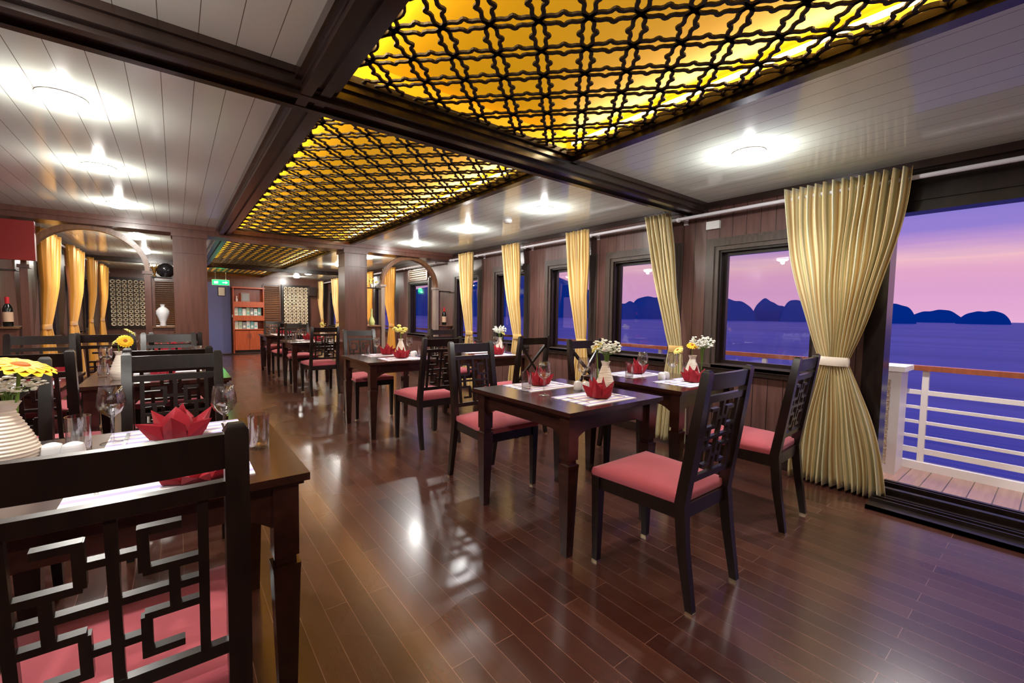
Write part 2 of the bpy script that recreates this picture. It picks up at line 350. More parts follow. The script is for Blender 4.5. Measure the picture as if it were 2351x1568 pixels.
# windows: frame, jamb lining, sill, pane
def window(n, a, b, sgn=1, x=XW):
    o = empty('window_%d' % n, (x, (a+b)/2, ZB)); o['kind'] = 'structure'
    h = (b-a)/2; H = ZT-ZB; mb = MB()
    for k, (w0, w1, pr) in enumerate(((.11, .085, .014), (.085, .035, .030), (.035, .0, .016))):
        mb.box(-pr, 0.005, -h-w0, -h-w1, -.03, H+w0).box(-pr, .005, h+w1, h+w0, -.03, H+w0).box(-pr, .005, -h-w1, h+w1, H+w1, H+w0)
    if sgn < 0: mb.move(Matrix.Scale(-1, 4, (1, 0, 0)))
    mb.build('window_frame', M['frame'], o)
    mb = MB(); q = .018
    mb.box(.004, T-.004, -h, -h+q, 0, H).box(.004, T-.004, h-q, h, 0, H).box(.004, T-.004, -h+q, h-q, H-q, H)
    mb.box(T-.05, T-.01, -h+q, -h+q+.028, 0, H-q).box(T-.05, T-.01, h-q-.028, h-q, 0, H-q).box(T-.05, T-.01, -h+q+.028, h-q-.028, H-q-.028, H-q).box(T-.05, T-.01, -h+q+.028, h-q-.028, .01, .04)
    if sgn < 0: mb.move(Matrix.Scale(-1, 4, (1, 0, 0)))
    mb.build('window_lining', M['black_wood'], o)
    mb = MB().box(-.075, T-.004, -h, h, -.025, .008).box(-.075, -.002, -h-.12, h+.12, -.028, .002).box(-.04, -.002, -h-.1, h+.1, -.07, -.028)
    if sgn < 0: mb.move(Matrix.Scale(-1, 4, (1, 0, 0)))
    mb.build('window_sill', M['frame'], o)
    mb = MB().box(T-.034, T-.028, -h+q+.02, h-q-.02, .03, H-q-.02)
    if sgn < 0: mb.move(Matrix.Scale(-1, 4, (1, 0, 0)))
    mb.build('window_pane', M['pane'], o, smooth=False)
for i, (a, b) in enumerate(WIN+FARW): window(i+1, a, b)
for i, (a, b) in enumerate([(8.7, 9.6), (10.6, 11.3), (12.2, 12.8)]): window(i+20, a, b, -1, XL)
# door opening to the deck: lintel, jamb, sliding tracks
mb = MB()
mb.box(XW-.02, XW+.005, -1.3, .85, 1.98, 2.07).box(XW-.035, XW-.02, -1.3, .85, 2.0, 2.03).box(XW-.03, XW+T, -1.3, .79, 1.93, 1.98).box(XW-.012, XW+.004, -2.3, .88, 2.07, 2.21)
mb.box(XW-.02, XW+.004, .79, .88, 0, 1.98).box(XW-.03, XW+T+.02, .762, .79, 0, 1.98)
for x0, w, h in ((3.50, .06, .03), (3.60, .012, .052), (3.66, .012, .052), (3.72, .03, .045), (3.80, .04, .075), (3.90, .012, .09), (3.96, .03, .085)): mb.box(x0, x0+w, -2.3, .74, 0, h)
mb.box(3.5, 3.99, -2.3, .74, 0, .028)
struct('door_1', mb, M['black_wood'])
# partition wall at the end of the first room, with two arches
Y0, Y1 = 6.62, 6.95
mb = MB(); mb.box(XL, XW, Y0, Y1, 2.14, CZ+.02).box(XL, XW, Y0-.025, Y0, CZ-.055, CZ)
mb.box(.45, 2.13, Y0+.04, Y1-.04, CZ-.02, CZ+.12)
struct('trim_6', mb, M['panel_x'])
def column(x0, x1, nm):
    mb = MB(); mb.box(x0, x1, Y0, Y1, 0, 2.14)
    mb.box(x0-.008, x1+.008, Y0-.008, Y1+.008, 1.905, 1.92).box(x0-.015, x1+.015, Y0-.015, Y1+.015, 0, .10).box(x0-.02, x1+.02, Y0-.02, Y1+.02, 2.10, 2.16)
    for xx in (x0, x1): mb.box(xx-.006, xx+.006, Y0-.006, Y0+.006, .1, 2.1)
    tag(mb.build(nm, M['panel_x']), kind='structure')
column(.0, .32, 'trim_7'); column(2.0, 2.32, 'trim_8')
def arch(xa, xb, zs, zt, nm, lab, slab=0):
    o = empty(nm, ((xa+xb)/2, 6.78, 0), 0, lab, 'arch')
    h = (xb-xa)/2; pts = []
    for i in range(33):
        a = PI*i/32; pts.append((-h*math.cos(a), zs+(zt-zs)*math.sin(a)))
    mb = MB()
    for off, dy, w in ((0, .05, .045), (.03, .035, .02)):
        for (a, b_), (c_, d) in zip(pts, pts[1:]):
            mb.bar((a*(1+off), 0, b_+off), (c_*(1+off), 0, d+off), w, dy*2, (0, 1, 0))
    mb.build('arch_moulding', M['arch'], o, ang=50)
    for s_ in (-1, 1):
        mb = MB().box(s_*h-.03, s_*h+.03, -.06, .06, 0, zs-.02).box(s_*h-.045, s_*h+.045, -.075, .075, zs-.035, zs); mb.build('pilaster', M['pillar_light'] if slab else M['panel_x'], o)
    return o
arch(-1.24, -.25, 1.67, 2.12, 'partition_arch', 'brown curved wooden arch left of the aisle in the partition')
arch(2.62, 3.58, 1.67, 2.12, 'partition_arch', 'brown curved wooden arch right of the aisle beside the window wall', 1)
# low plinths under the niches and their shelves
def niche(xa, xb, z, nm, lab):
    o = empty(nm, ((xa+xb)/2, 6.79, 0), 0, lab, 'shelf'); w = (xb-xa)/2
    MB().box(-w, w, -.1, .1, 0, z-.02).build('base_cabinet', M['panel_x'], o)
    MB().box(-w-.01, w+.01, -.13, .13, z-.02, z).build('shelf_top', M['arch'], o)
    MB().box(-w, w, -.09, .09, 1.60, 1.612).build('upper_shelf', M['black_wood'], o)
    MB().box(-w-.02, -w+.02, -.03, .03, z, 1.62).build('post', M['panel_x'], o)
niche(-1.44, -1.29, 1.02, 'display_shelf', 'narrow niche shelf holding the wine bottle at the left wall')
niche(-.21, -.02, 1.02, 'display_shelf', 'niche shelf with white vase beside the left partition column')
niche(2.34, 2.56, 1.02, 'display_shelf', 'niche shelf with yellow green vase beside the right partition column')
niche(3.64, 3.84, 1.02, 'display_shelf', 'narrow niche shelf holding a bottle beside the window wall')
tag(MB().box(XL+.01, -1.12, 6.55, 6.61, 1.70, 2.10).build('red_panel', M['red']), 'dark red panel under the beam above the left wine bottle', 'panel')
struct('trim_9', MB().box(XL, XW, 14.1, 14.2, 0, .03), M['beam'])

# ------------------------------------------------------------------ amber fretwork ceiling panels (grid turned 45 degrees)
def fret(y0, y1, nm, lab):
    mb = MB(); S0, D0, P = 2.51, .08, .25
    pitch = P/math.sqrt(2); prof = [(0, .006), (.06, .010), (.14, .019), (.24, .021), (.34, .018), (.42, .022), (.47, .032), (.5, .035)]
    prof = prof+[(1-t_, v) for t_, v in prof[-2::-1]]
    q = 1/math.sqrt(2)
    def pt(m_, n_): return ((S0+P*m_+D0+P*n_)/2, (S0+P*m_-D0-P*n_)/2)
    far = y0 > 6
    for m_ in range(-40, 80):
        for n_ in range(-90, 60):
            x, y = pt(m_, n_)
            if not (GX0-.2 < x < GX1+.2 and y0-.2 < y < y1+.2): continue
            for dx, dy in ((q, q), (q, -q)):
                for s_ in (-1, 1):
                    run = []
                    pr = prof[::2] if far else prof
                    for t_, v in pr:
                        a = x+dx*t_*pitch-dy*v*s_; b_ = y+dy*t_*pitch+dx*v*s_
                        if GX0 <= a <= GX1 and y0 <= b_ <= y1: run.append((a, b_, CZ+.01))
                        else:
                            if len(run) > 1: mb.ribbon(run, .0150, .008)
                            run = []
                    if len(run) > 1: mb.ribbon(run, .0150, .008)
    # border strip
    mb.box(GX0, GX0+.012, y0, y1, CZ, CZ+.03).box(GX1-.012, GX1, y0, y1, CZ, CZ+.03).box(GX0, GX1, y0, y0+.02, CZ, CZ+.03).box(GX0, GX1, y1-.02, y1, CZ, CZ+.03)
    if not far:  # scalloped arcs hugging the long edges
        yy = y0+.09
        while yy < y1-.08:
            for xs, sg in ((GX0+.012, 1), (GX1-.012, -1)):
                mb.ribbon([(xs+sg*.045*math.sin(PI*i/8), yy+.06*math.cos(PI*i/8), CZ+.01) for i in range(9)], .010, .018)
            yy += .177*math.sqrt(2)/2*1.0
    tag(mb.build(nm, M['lattice'], smooth=False), lab, 'ceiling lattice')
fret(-.6, 2.05, 'ceiling_lattice', 'dark fretwork ceiling lattice over amber panel, nearest bay overhead')
fret(2.33, 6.62, 'ceiling_lattice', 'dark fretwork ceiling lattice over amber panel, middle bay between the beams')
fret(6.95, 14.4, 'ceiling_lattice', 'dark fretwork ceiling lattice over amber panel, far bay beyond the columns')
for i, (y0, y1) in enumerate(((-.6, 2.05), (2.33, 6.62), (6.95, 14.4))):
    for s_, x in ((1, GX0+.02), (-1, GX1-.02)):
        nm = ('nearest', 'middle', 'far')[i]
        o = MB().box(x-.006, x+.006, y0+.02, y1-.02, CZ+.065, CZ+.085).build('light_strip', M['led'], smooth=False)
        tag(o, 'warm strip light along the %s edge of the %s amber ceiling bay' % ('left' if s_ > 0 else 'right', nm), 'strip light', 'cove strip lights')
        ld = bpy.data.lights.new('strip_glow', 'AREA'); ld.shape = 'RECTANGLE'; ld.size = (y1-y0)-.06; ld.size_y = .04
        ld.energy = 3.0*(y1-y0); ld.color = (1, .84, .48)
        lo = bpy.data.objects.new('strip_glow', ld); C.objects.link(lo); lo.parent = o
        lo.location = (x+s_*.012, (y0+y1)/2, CZ+.075)
        d_ = Vector((s_*1, 0, .25)).normalized()
        zax = -d_; xax = Vector((0, 1, 0)); yax = zax.cross(xax)
        lo.rotation_euler = Matrix((xax, yax, zax)).transposed().to_euler()

# ------------------------------------------------------------------ ceiling lamps
def lamp_proto():
    o = empty('ceiling_lamp', (0, 0, 0), 0, 'x', 'ceiling lamp')
    MB().lathe([(.094, 0), (.094, -.004), (.088, -.006), (.086, -.002)], 32).build('lamp_ring', M['lampring'], o)
    MB().lathe([(.088, -.004), (.086, -.022), (.070, -.036), (.038, -.044), (.0005, -.046)], 32).build('lamp_diffuser', M['lamp'], o)
    return o
LP = Proto(lamp_proto())
LAMPS = [(2.84, -.9, 'right ceiling behind the viewer, added out of view'), (2.84, 1.28, 'right ceiling near the big curtain, largest on that side'), (2.84, 3.17, 'right ceiling just beyond the cross beam'), (2.84, 4.55, 'right ceiling, third along the window wall'), (2.84, 6.0, 'right ceiling just before the partition'),  # the lamp behind the viewer is an added one, never in view
         (-.41, -.3, 'left ceiling behind the viewer, added out of view'), (-.41, 1.5, 'left ceiling above the nearest table'), (-.41, 3.08, 'left ceiling, largest of the three on that side'), (-.41, 4.38, 'left ceiling, middle of the three on that side'), (-.41, 5.78, 'left ceiling, smallest and nearest the arch'),  # left lamp behind the viewer is likewise added and unseen
         (2.84, 8.0, 'far right ceiling just beyond the column'), (2.84, 9.8, 'far right ceiling before the far beam'), (2.84, 12.6, 'far right ceiling beyond the far beam'), (2.84, 14.0, 'far right ceiling close to the fretwork screen'),
         (-.41, 8.2, 'left ceiling seen through the arch, nearest of those'), (-.41, 10.2, 'left ceiling seen through the arch, middle one'), (-.41, 13.0, 'left ceiling seen through the arch, farthest one')]
for x, y, l in LAMPS:
    lo = LP.put((x, y, CZ), 0, 'round glowing lamp, '+l, 'round ceiling lamps')
    ld = bpy.data.lights.new('lamp_light', 'POINT'); ld.energy = 8*(1.7 if y > 6.9 else 1); ld.shadow_soft_size = .03; ld2 = bpy.data.lights.new('lamp_beam', 'SPOT'); ld2.energy = 28*(1.7 if y > 6.9 else 1); ld2.spot_size = R(150); ld2.spot_blend = .5; ld2.shadow_soft_size = .05
    ld.color = (1, .92, .81) if x < 2 or y > 6.9 else (1, .98, .95)
    ld2.color = ld.color
    for nm_, dd, zz in (('lamp_light', ld, -.062), ('lamp_beam', ld2, -.05)):
        q = bpy.data.objects.new(nm_, dd); C.objects.link(q); q.parent = lo; q.location = (0, 0, zz)
o = MB().lathe([(.05, 0), (.05, -.02), (.035, -.035), (.001, -.037)], 24, (2.89, 3.82, CZ)).build('smoke_detector', M['lampring']); tag(o, 'small round smoke detector between lamps on the right ceiling', 'smoke detector')

# ------------------------------------------------------------------ chairs
def back_m(z): return -.205-.085*max(0, (z-.44))/.56    # y of the rear posts at height z
def chair(style):
    o = empty('dining_chair', (0, 0, 0), 0, 'x', 'chair')
    bw, bm_ = M['black_wood'], M['brass']
    hw = .178
    # cushion
    mb = MB(); n = 10; rows = []
    for j in range(n+1):
        v = j/n; y = -.20+.45*v; w = .185+.035*v; row = []
        for i in range(n+1):
            u = i/n*2-1; e_ = max(abs(u), abs(v*2-1)); z = .474+.032*(1-abs(u)**4)*(1-abs(v*2-1)**4)**.8
            row.append(mb.bm.verts.new((u*w, y, z)))
        rows.append(row)
    for a, b_ in zip(rows, rows[1:]):
        for i in range(n): mb.face([a[i], a[i+1], b_[i+1], b_[i]])
    per = rows[0]+[r_[-1] for r_ in rows[1:]]+rows[-1][-2::-1]+[r_[0] for r_ in rows[-2:0:-1]]
    ring = per
    for k_, z_ in ((1.018, .458), (1.018, .446), (1.0, .436)):
        nx_ = [mb.bm.verts.new((v.co.x/(ring_k if False else 1)*1.0*k_ if True else 0, (v.co.y-.025)*k_+.025, z_)) for v in per]
        for i in range(len(per)): mb.face([ring[i], ring[(i+1) % len(per)], nx_[(i+1) % len(per)], nx_[i]])
        ring = nx_
    mb.face(ring)
    mb.build('seat', M['fabric'], o, ang=60)
    # apron
    mb = MB()
    mb.hexa([(-.205, .215, .375), (.205, .215, .375), (.205, .24, .375), (-.205, .24, .375), (-.205, .215, .435), (.205, .215, .435), (.205, .24, .435), (-.205, .24, .435)])
    for s_ in (-1, 1): mb.bar((s_*.180, -.20, .405), (s_*.205, .23, .405), .022, .06)
    mb.box(-.17, .17, -.215, -.192, .375, .435)
    mb.bevel(.003).build('seat_frame', bw, o)
    # front legs
    for s_ in (-1, 1):
        mb = MB(); mb.taper((s_*.203, .228, .012), (.015, .015), (s_*.203, .228, .435), (.023, .023)).bevel(.003); mb.mi = 1; mb.taper((s_*.203, .228, 0), (.016, .016), (s_*.203, .228, .012), (.016, .016)); mb.build('leg', [bw, bm_], o)
    # rear legs + posts, one continuous piece each
    for s_ in (-1, 1):
        mb = MB(); prof = [(.012, -.265, .015, .016), (.25, -.225, .018, .021), (.44, -.205, .02, .024), (.72, back_m(.72), .02, .022), (1.0, back_m(1.0), .019, .017), (1.012, back_m(1.0), .012, .010)]
        L = []
        for z, y, wx, wy in prof:
            x = s_*(hw+.012) if z < .3 else s_*(hw+.008*(1-z))
            L.append([mb.bm.verts.new(p) for p in ((x-wx, y-wy, z), (x+wx, y-wy, z), (x+wx, y+wy, z), (x-wx, y+wy, z))])
        for a, b_ in zip(L, L[1:]):
            for i in range(4): mb.face([a[i], a[(i+1) % 4], b_[(i+1) % 4], b_[i]])
        mb.face(L[0][::-1]); mb.face(L[-1]); mb.bevel(.004)
        mb.mi = 1; mb.taper((s_*(hw+.012), -.265, 0), (.016, .017), (s_*(hw+.012), -.265, .012), (.016, .017))
        mb.build('leg', [bw, bm_], o, ang=40)
    def rail(z0, z1, th, bow=0, x=hw-.012):
        mb = MB(); n = 8; L = []
        for i in range(n+1):
            u = i/n*2-1; b_ = -bow*(1-u*u)
            L.append([mb.bm.verts.new(p) for p in ((u*x, back_m(z0)-th/2+b_, z0), (u*x, back_m(z0)+th/2+b_, z0), (u*x, back_m(z1)+th/2+b_, z1), (u*x, back_m(z1)-th/2+b_, z1))])
        for a, b_ in zip(L, L[1:]):
            for i in range(4): mb.face([a[i], a[(i+1) % 4], b_[(i+1) % 4], b_[i]])
        mb.face(L[0][::-1]); mb.face(L[-1]); mb.bevel(.004); return mb
    rail(.928, .995, .022, .008).build('top_rail', bw, o)
    if style == 'cross':
        mb = MB(); z0, z1 = .55, .93
        for s_ in (-1, 1): mb.bar((s_*(hw-.01), back_m(z0), z0), (-s_*(hw-.01), back_m(z1), z1), .024, .018, (0, 1, .15))
        mb.build('cross_brace', bw, o); rail(.53, .56, .02).build('lower_rail', bw, o)
    else:
        rail(.874, .903, .022, .004).build('middle_rail', bw, o); rail(.530, .558, .02).build('lower_rail', bw, o)
        mb = MB(); w = .012; HW, za, zb = .125, .555, .876
        def P2(u, v): z = za+(zb-za)*v; return Vector((u*HW, back_m(z), z))
        nr = Vector((0, 1, .15)).normalized()
        seg = [(0, 0, 0, 1)]
        for s_ in (-1, 1):
            seg += [(s_, 0, s_, 1), (0, .5, s_*.65, .5), (s_*.65, .36, s_*.65, .64), (s_*.30, .36, s_*.7, .36), (s_*.30, .64, s_*1, .64), (s_*.65, .5, s_*1, .5), (s_*.7, .36, s_*1, .36),
                    (s_*.32, .64, s_*.32, .90), (s_*.27, .88, s_*.75, .88), (0, .76, s_*.32, .76), (s_*.32, .10, s_*.32, .36), (s_*.27, .12, s_*.75, .12), (0, .24, s_*.32, .24)]
        for a, b_, c_, d_ in seg: mb.bar(P2(a, b_), P2(c_, d_), .0165 if a == c_ else .0145, .016, nr)
        mb.build('fretwork', bw, o, smooth=False)
    return o
CH = Proto(chair('fret')); CX = Proto(chair('cross'))
# ------------------------------------------------------------------ tables
TW, TD = .78, .86
def table():
    o = empty('dining_table', (0, 0, 0), 0, 'x', 'table'); m = M['table_wood']; w, d_ = TW/2, TD/2
    mb = MB().box(-w, w, -d_, d_, .728, .75).bevel(.007, 3); mb.box(-w+.014, w-.014, -d_+.014, d_-.014, .716, .729); mb.build('tabletop', m, o)
    mb = MB(); ax, ay = w-.06, d_-.06
    def apron(L, fx):
        n = 24
        for i in range(n):
            a, b_ = -L+2*L*i/n, -L+2*L*(i+1)/n
            def dz(s_):
                k = max(0, 1-(L-abs(s_))/.10); return .635-.05*(k**1.5)
            fx(a, b_, dz(a), dz(b_))
    for s_ in (-1, 1):
        apron(ax-.03, lambda a, b_, za, zb: mb.hexa([(a, s_*ay-.01, za), (b_, s_*ay-.01, zb), (b_, s_*ay+.01, zb), (a, s_*ay+.01, za), (a, s_*ay-.01, .718), (b_, s_*ay-.01, .718), (b_, s_*ay+.01, .718), (a, s_*ay+.01, .718)]))
        apron(ay-.03, lambda a, b_, za, zb: mb.hexa([(s_*ax-.01, a, za), (s_*ax+.01, a, za), (s_*ax+.01, b_, zb), (s_*ax-.01, b_, zb), (s_*ax-.01, a, .718), (s_*ax+.01, a, .718), (s_*ax+.01, b_, .718), (s_*ax-.01, b_, .718)]))
    bmesh.ops.remove_doubles(mb.bm, verts=mb.bm.verts, dist=1e-5)
    mb.build('apron', m, o, smooth=False)
    for sx_ in (-1, 1):
        for sy in (-1, 1):
            c = (sx_*ax, sy*ay); mb = MB()
            mb.taper((*c, .50), (.033, .033), (*c, .718), (.034, .034)); mb.taper((*c, .475), (.027, .027), (*c, .50), (.026, .026)); mb.taper((*c, .462), (.037, .037), (*c, .475), (.037, .037)); mb.taper((*c, 0), (.022, .022), (*c, .462), (.036, .036))
            mb.bevel(.003).build('leg', m, o)
    return o
TB = Proto(table())
# (key, x centre, y centre, phrase)
TAB = {
 'T1': (-.09, 1.77, 'nearest left table'),
 'T2': (-.09, 4.02, 'second left aisle table'),
 'TW2': (-.93, 4.05, 'left wall table'),
 'T3': (-.09, 6.04, 'left table before the arch'),
 'A1': (1.87, 1.87, 'nearest right table'),
 'A2': (1.80, 4.42, 'second right aisle table'),
 'A3': (1.73, 7.50, 'table behind the right column'),
 'A4': (1.72, 9.75, 'farthest aisle table'),
 'W1': (2.90, 1.90, 'window table by the big curtain'),
 'W2': (2.93, 4.30, 'second window table'),
}
for k, (x, y, ph) in TAB.items(): TB.put((x, y, 0), 0, 'dark mahogany dining table, the '+ph, 'dark dining tables')
chairs = [  # x, y, rz(0 faces +y), proto, label
 (-.095, 1.23, 0, CH, 'black fretwork back chair in the lower left corner, its back filling the foreground'),
 (-.01, 2.43, PI, CH, 'black fretwork back chair on the far side of the nearest left table'),
 (-.62, 2.36, PI, CX, 'black cross back chair half hidden behind the yellow gerbera'),
 (-.03, 3.36, 0, CH, 'black fretwork chair back to back with the one at the nearest left table'),
 (-.60, 3.34, 0, CH, 'black fretwork chair left of the tumblers, backing on the cross back chair'),
 (-.05, 4.70, PI, CH, 'dark chair at the far side of the second left table'),
 (-.85, 4.72, PI, CH, 'dark chair at the far side of the left wall table'),
 (.0, 5.38, 0, CH, 'dark chair facing the left table before the partition'),
 (-.48, 5.40, 0, CH, 'dark chair beside the gold curtains under the left arch'),
 (1.83, 1.15, 0, CH, 'black fretwork chair with rose pink seat in front of the nearest right table'),
 (1.79, 2.52, PI, CH, 'black chair with pink seat behind the nearest right table'),
 (2.86, 1.20, .06, CH, 'black fretwork chair with mauve seat beside the big curtain'),
 (2.88, 2.38, PI-.1, CX, 'black cross back chair behind the window table'),
 (2.80, 3.52, .0, CX, 'black cross back chair standing by the third curtain from the door'),
 (1.88, 3.72, .02, CH, 'black chair with pink seat in front of the second right table'),
 (1.80, 5.12, PI, CH, 'black chair behind the second right table, before the column'),
 (2.93, 5.05, PI, CH, 'dark chair behind the second window table'),
 (1.70, 6.85, 0, CH, 'dark chair partly hidden by the right column, facing away'),
 (1.70, 8.15, PI, CH, 'dark chair on the far side of the table behind the column'),
 (1.66, 9.1, 0, CH, 'dark chair in front of the farthest aisle table'),
 (1.70, 10.4, PI, CH, 'dark chair behind the farthest aisle table'),
]
for x, y, rz, pr, l in chairs: pr.put((x, y, 0), rz, l, 'black dining chairs')

# ------------------------------------------------------------------ tableware
def wine():
    o = MB(); pr = [(.034, 0), (.034, .002), (.01, .006), (.0045, .012), (.004, .09), (.012, .098), (.030, .112), (.040, .135), (.040, .150), (.036, .175), (.031, .200)]
    ins = [(r_-.0012, z) for r_, z in pr[:5:-1]]+[(.004, .101)]
    return o.lathe(pr+[(.0300, .2005)]+ins[0:], 28, cap=False)
oW = tag(wine().build('wine_glass', M['glass'], ang=60), 'x', 'wine glass'); WG = Proto(oW)
oT = tag(MB().lathe([(.001, 0), (.029, 0), (.030, .004), (.032, .12), (.0305, .12), (.0285, .012), (.001, .010)], 28, cap=False).build('tumbler', M['glass'], ang=60), 'x', 'tumbler'); TG = Proto(oT)
oM = tag(MB().box(-.20, .20, -.145, .145, 0, .003).build('placemat', M['mat'], smooth=False), 'x', 'placemat'); PM = Proto(oM)
def napkin():
    mb = MB(); n = 6
    # folded star crown: six V folds standing round a centre, tips raised
    for i in range(n):
        a = 2*PI*i/n+.3; hgt = .085 if i % 2 else .065; rr = .085 if i % 2 else .10
        c, s_ = math.cos(a), math.sin(a)
        def pol(r_, da, z): return (r_*math.cos(a+da), r_*math.sin(a+da), z)
        tip = pol(rr, 0, hgt); b0 = pol(.052, -.52, .004); b1 = pol(.052, .52, .004); m0 = pol(.040, 0, .012); cc = (0, 0, .03); k0 = pol(.060, -.42, .050); k1 = pol(.060, .42, .050)
        v = [mb.bm.verts.new(q) for q in (tip, b0, b1, m0, cc, k0, k1)]
        mid = mb.bm.verts.new(pol(.068, 0, .006))
        for f_ in ((0, 1, 7), (0, 7, 2), (0, 5, 1), (0, 2, 6), (5, 4, 1), (6, 2, 4), (0, 6, 3), (0, 3, 5), (5, 3, 4), (6, 4, 3)):
            vs = [(v+[mid])[q] for q in f_]; mb.face(vs)
    # upright middle peak
    base = [(.045*math.cos(2*PI*i/6), .045*math.sin(2*PI*i/6), .02) for i in range(6)]
    rim = [((.020 if i % 2 else .034)*math.cos(2*PI*i/6+.2), (.020 if i % 2 else .034)*math.sin(2*PI*i/6+.2), .105 if i % 3 == 0 else .07) for i in range(6)]
    vb = [mb.bm.verts.new(q) for q in base]; vr = [mb.bm.verts.new(q) for q in rim]
    for i in range(6): mb.face([vb[i], vb[(i+1) % 6], vr[(i+1) % 6], vr[i]])
    bmesh.ops.subdivide_edges(mb.bm, edges=mb.bm.edges, cuts=1)
    o = mb.build('napkin', M['napkin'], ang=25)
    so = o.modifiers.new('thickness', 'SOLIDIFY'); so.thickness = .0022; so.offset = 0
    return tag(o, 'x', 'napkin')
NP = Proto(napkin())
def lathe_sub(pr, n=32): return MB().lathe(pr, n, cap=False)
pv = []
for i in range(89):
    z = .195*i/88; t_ = i/88
    r_ = .054+.018*math.sin(min(1, t_/.28)*PI/2) if t_ < .28 else .072-.044*((t_-.28)/.58)**1.15 if t_ < .86 else .028+.012*((t_-.86)/.14)**1.4
    pv.append((r_+.0017*math.sin(2*PI*i/88*19)*(1 if t_ < .9 else 0), z))
VS = Proto(tag(lathe_sub([(.001, 0)]+pv+[(.034, .194), (.023, .165), (.03, .05), (.001, .02)]).build('flower_vase', M['cream'], ang=80), 'x', 'vase'))
def pot():
    o = empty('condiment_pot', (0, 0, 0), 0, 'x', 'condiment pot')
    MB().lathe([(.001, 0), (.022, 0), (.027, .006), (.029, .030), (.026, .046), (.001, .048)], 20, cap=False).build('body', M['white'], o)
    MB().lathe([(.026, .046), (.024, .052), (.012, .058), (.001, .060)], 20, cap=False).build('lid', M['white'], o)
    return o
PT = Proto(pot())
def cut(kind):
    mb = MB()
    if kind == 'fork':
        mb.box(-.004, .004, -.09, .03, .001, .003).box(-.010, .010, .03, .05, .001, .003)
        for k in range(4): mb.box(-.010+k*.006, -.008+k*.006, .05, .085, .001, .003)
    else: mb.box(-.005, .005, -.10, 0, .001, .0045); mb.hexa([(-.006, 0, .001), (.006, 0, .001), (.006, .09, .001), (-.002, .10, .001), (-.006, 0, .003), (.006, 0, .003), (.006, .09, .003), (-.002, .10, .003)])
    return tag(mb.build(kind if kind == 'fork' else 'table_knife', M['steel']), 'x', kind)
FK = Proto(cut('fork')); KN = Proto(cut('knife'))
# flowers
def gerbera(pm, r=.05, npet=16, h=.11, tilt=.5):
    o = empty('gerbera_flower', (0, 0, 0), 0, 'x', 'flower'); mb = MB()
    rot = Matrix.Translation((0, 0, h)) @ Matrix.Rotation(tilt, 4, 'Y')
    for ring, (rr, zz, off) in enumerate(((1, 0, 0), (.82, .006, .5))):
        for i in range(npet):
            a = 2*PI*(i+off)/npet; c, s_ = math.cos(a), math.sin(a); w = r*.17
            L = []
            for t_, ww, z in ((.2, .4, .002), (.55, 1.0, .006), (.85, .95, .004), (1.0, .35, -.001)):
                q = r*rr*t_; L.append([mb.bm.verts.new((c*q-s_*k*w*ww, s_*q+c*k*w*ww, z+zz+(0 if k else -.0015))) for k in (-1, 0, 1)])
            for a_, b_ in zip(L, L[1:]):
                for k in range(2): mb.face([a_[k], a_[k+1], b_[k+1], b_[k]])
    mb.move(rot).build('petals', pm, o)
    MB().lathe([(r*.26, .0), (r*.27, .008), (r*.18, .013), (.001, .011)], 16, cap=False).move(rot).build('flower_centre', M['flowercore'], o)
    MB().tube([(-.012, 0, -.10), (-.006, 0, -.02), (0, 0, h-.03), tuple(rot @ Vector((0, 0, -.002)))], .0028, 6).build('stem', M['stem'], o)
    return o
GY = Proto(gerbera(M['petal'], .056)); GF = Proto(gerbera(M['petal'], .045, 18, .07, 1.15)); GP = Proto(gerbera(M['palepetal'], .040, 14, .07, .7))
def spray(seed, r=.065, n=150, h=.10, m=None, s=.0075):
    rnd = random.Random(seed); o = empty('flower_spray', (0, 0, 0), 0, 'x', 'flower spray'); a = MB(); b_ = MB()
    for i in range(n):
        v = Vector((rnd.gauss(0, 1), rnd.gauss(0, 1), rnd.gauss(0, .8))).normalized()*r*(rnd.random()**.4); p = (v.x*1.15, v.y*1.15, h+v.z*.8)
        a.ball(p, s*rnd.uniform(.7, 1.3), 1, (1, 1, .7))
        if i % 4 == 0: b_.tube([(0, 0, -.12), (v.x*.2, v.y*.2, h*.4), p], .0008, 4)
    tag(a.build('blossoms', m or M['whitepetal'], o, smooth=False), kind='stuff'); b_.build('stems', M['stem'], o)
    return o
SP = Proto(spray(3)); SB = Proto(spray(9, .05, 26, .08, M['palepetal'], .014))

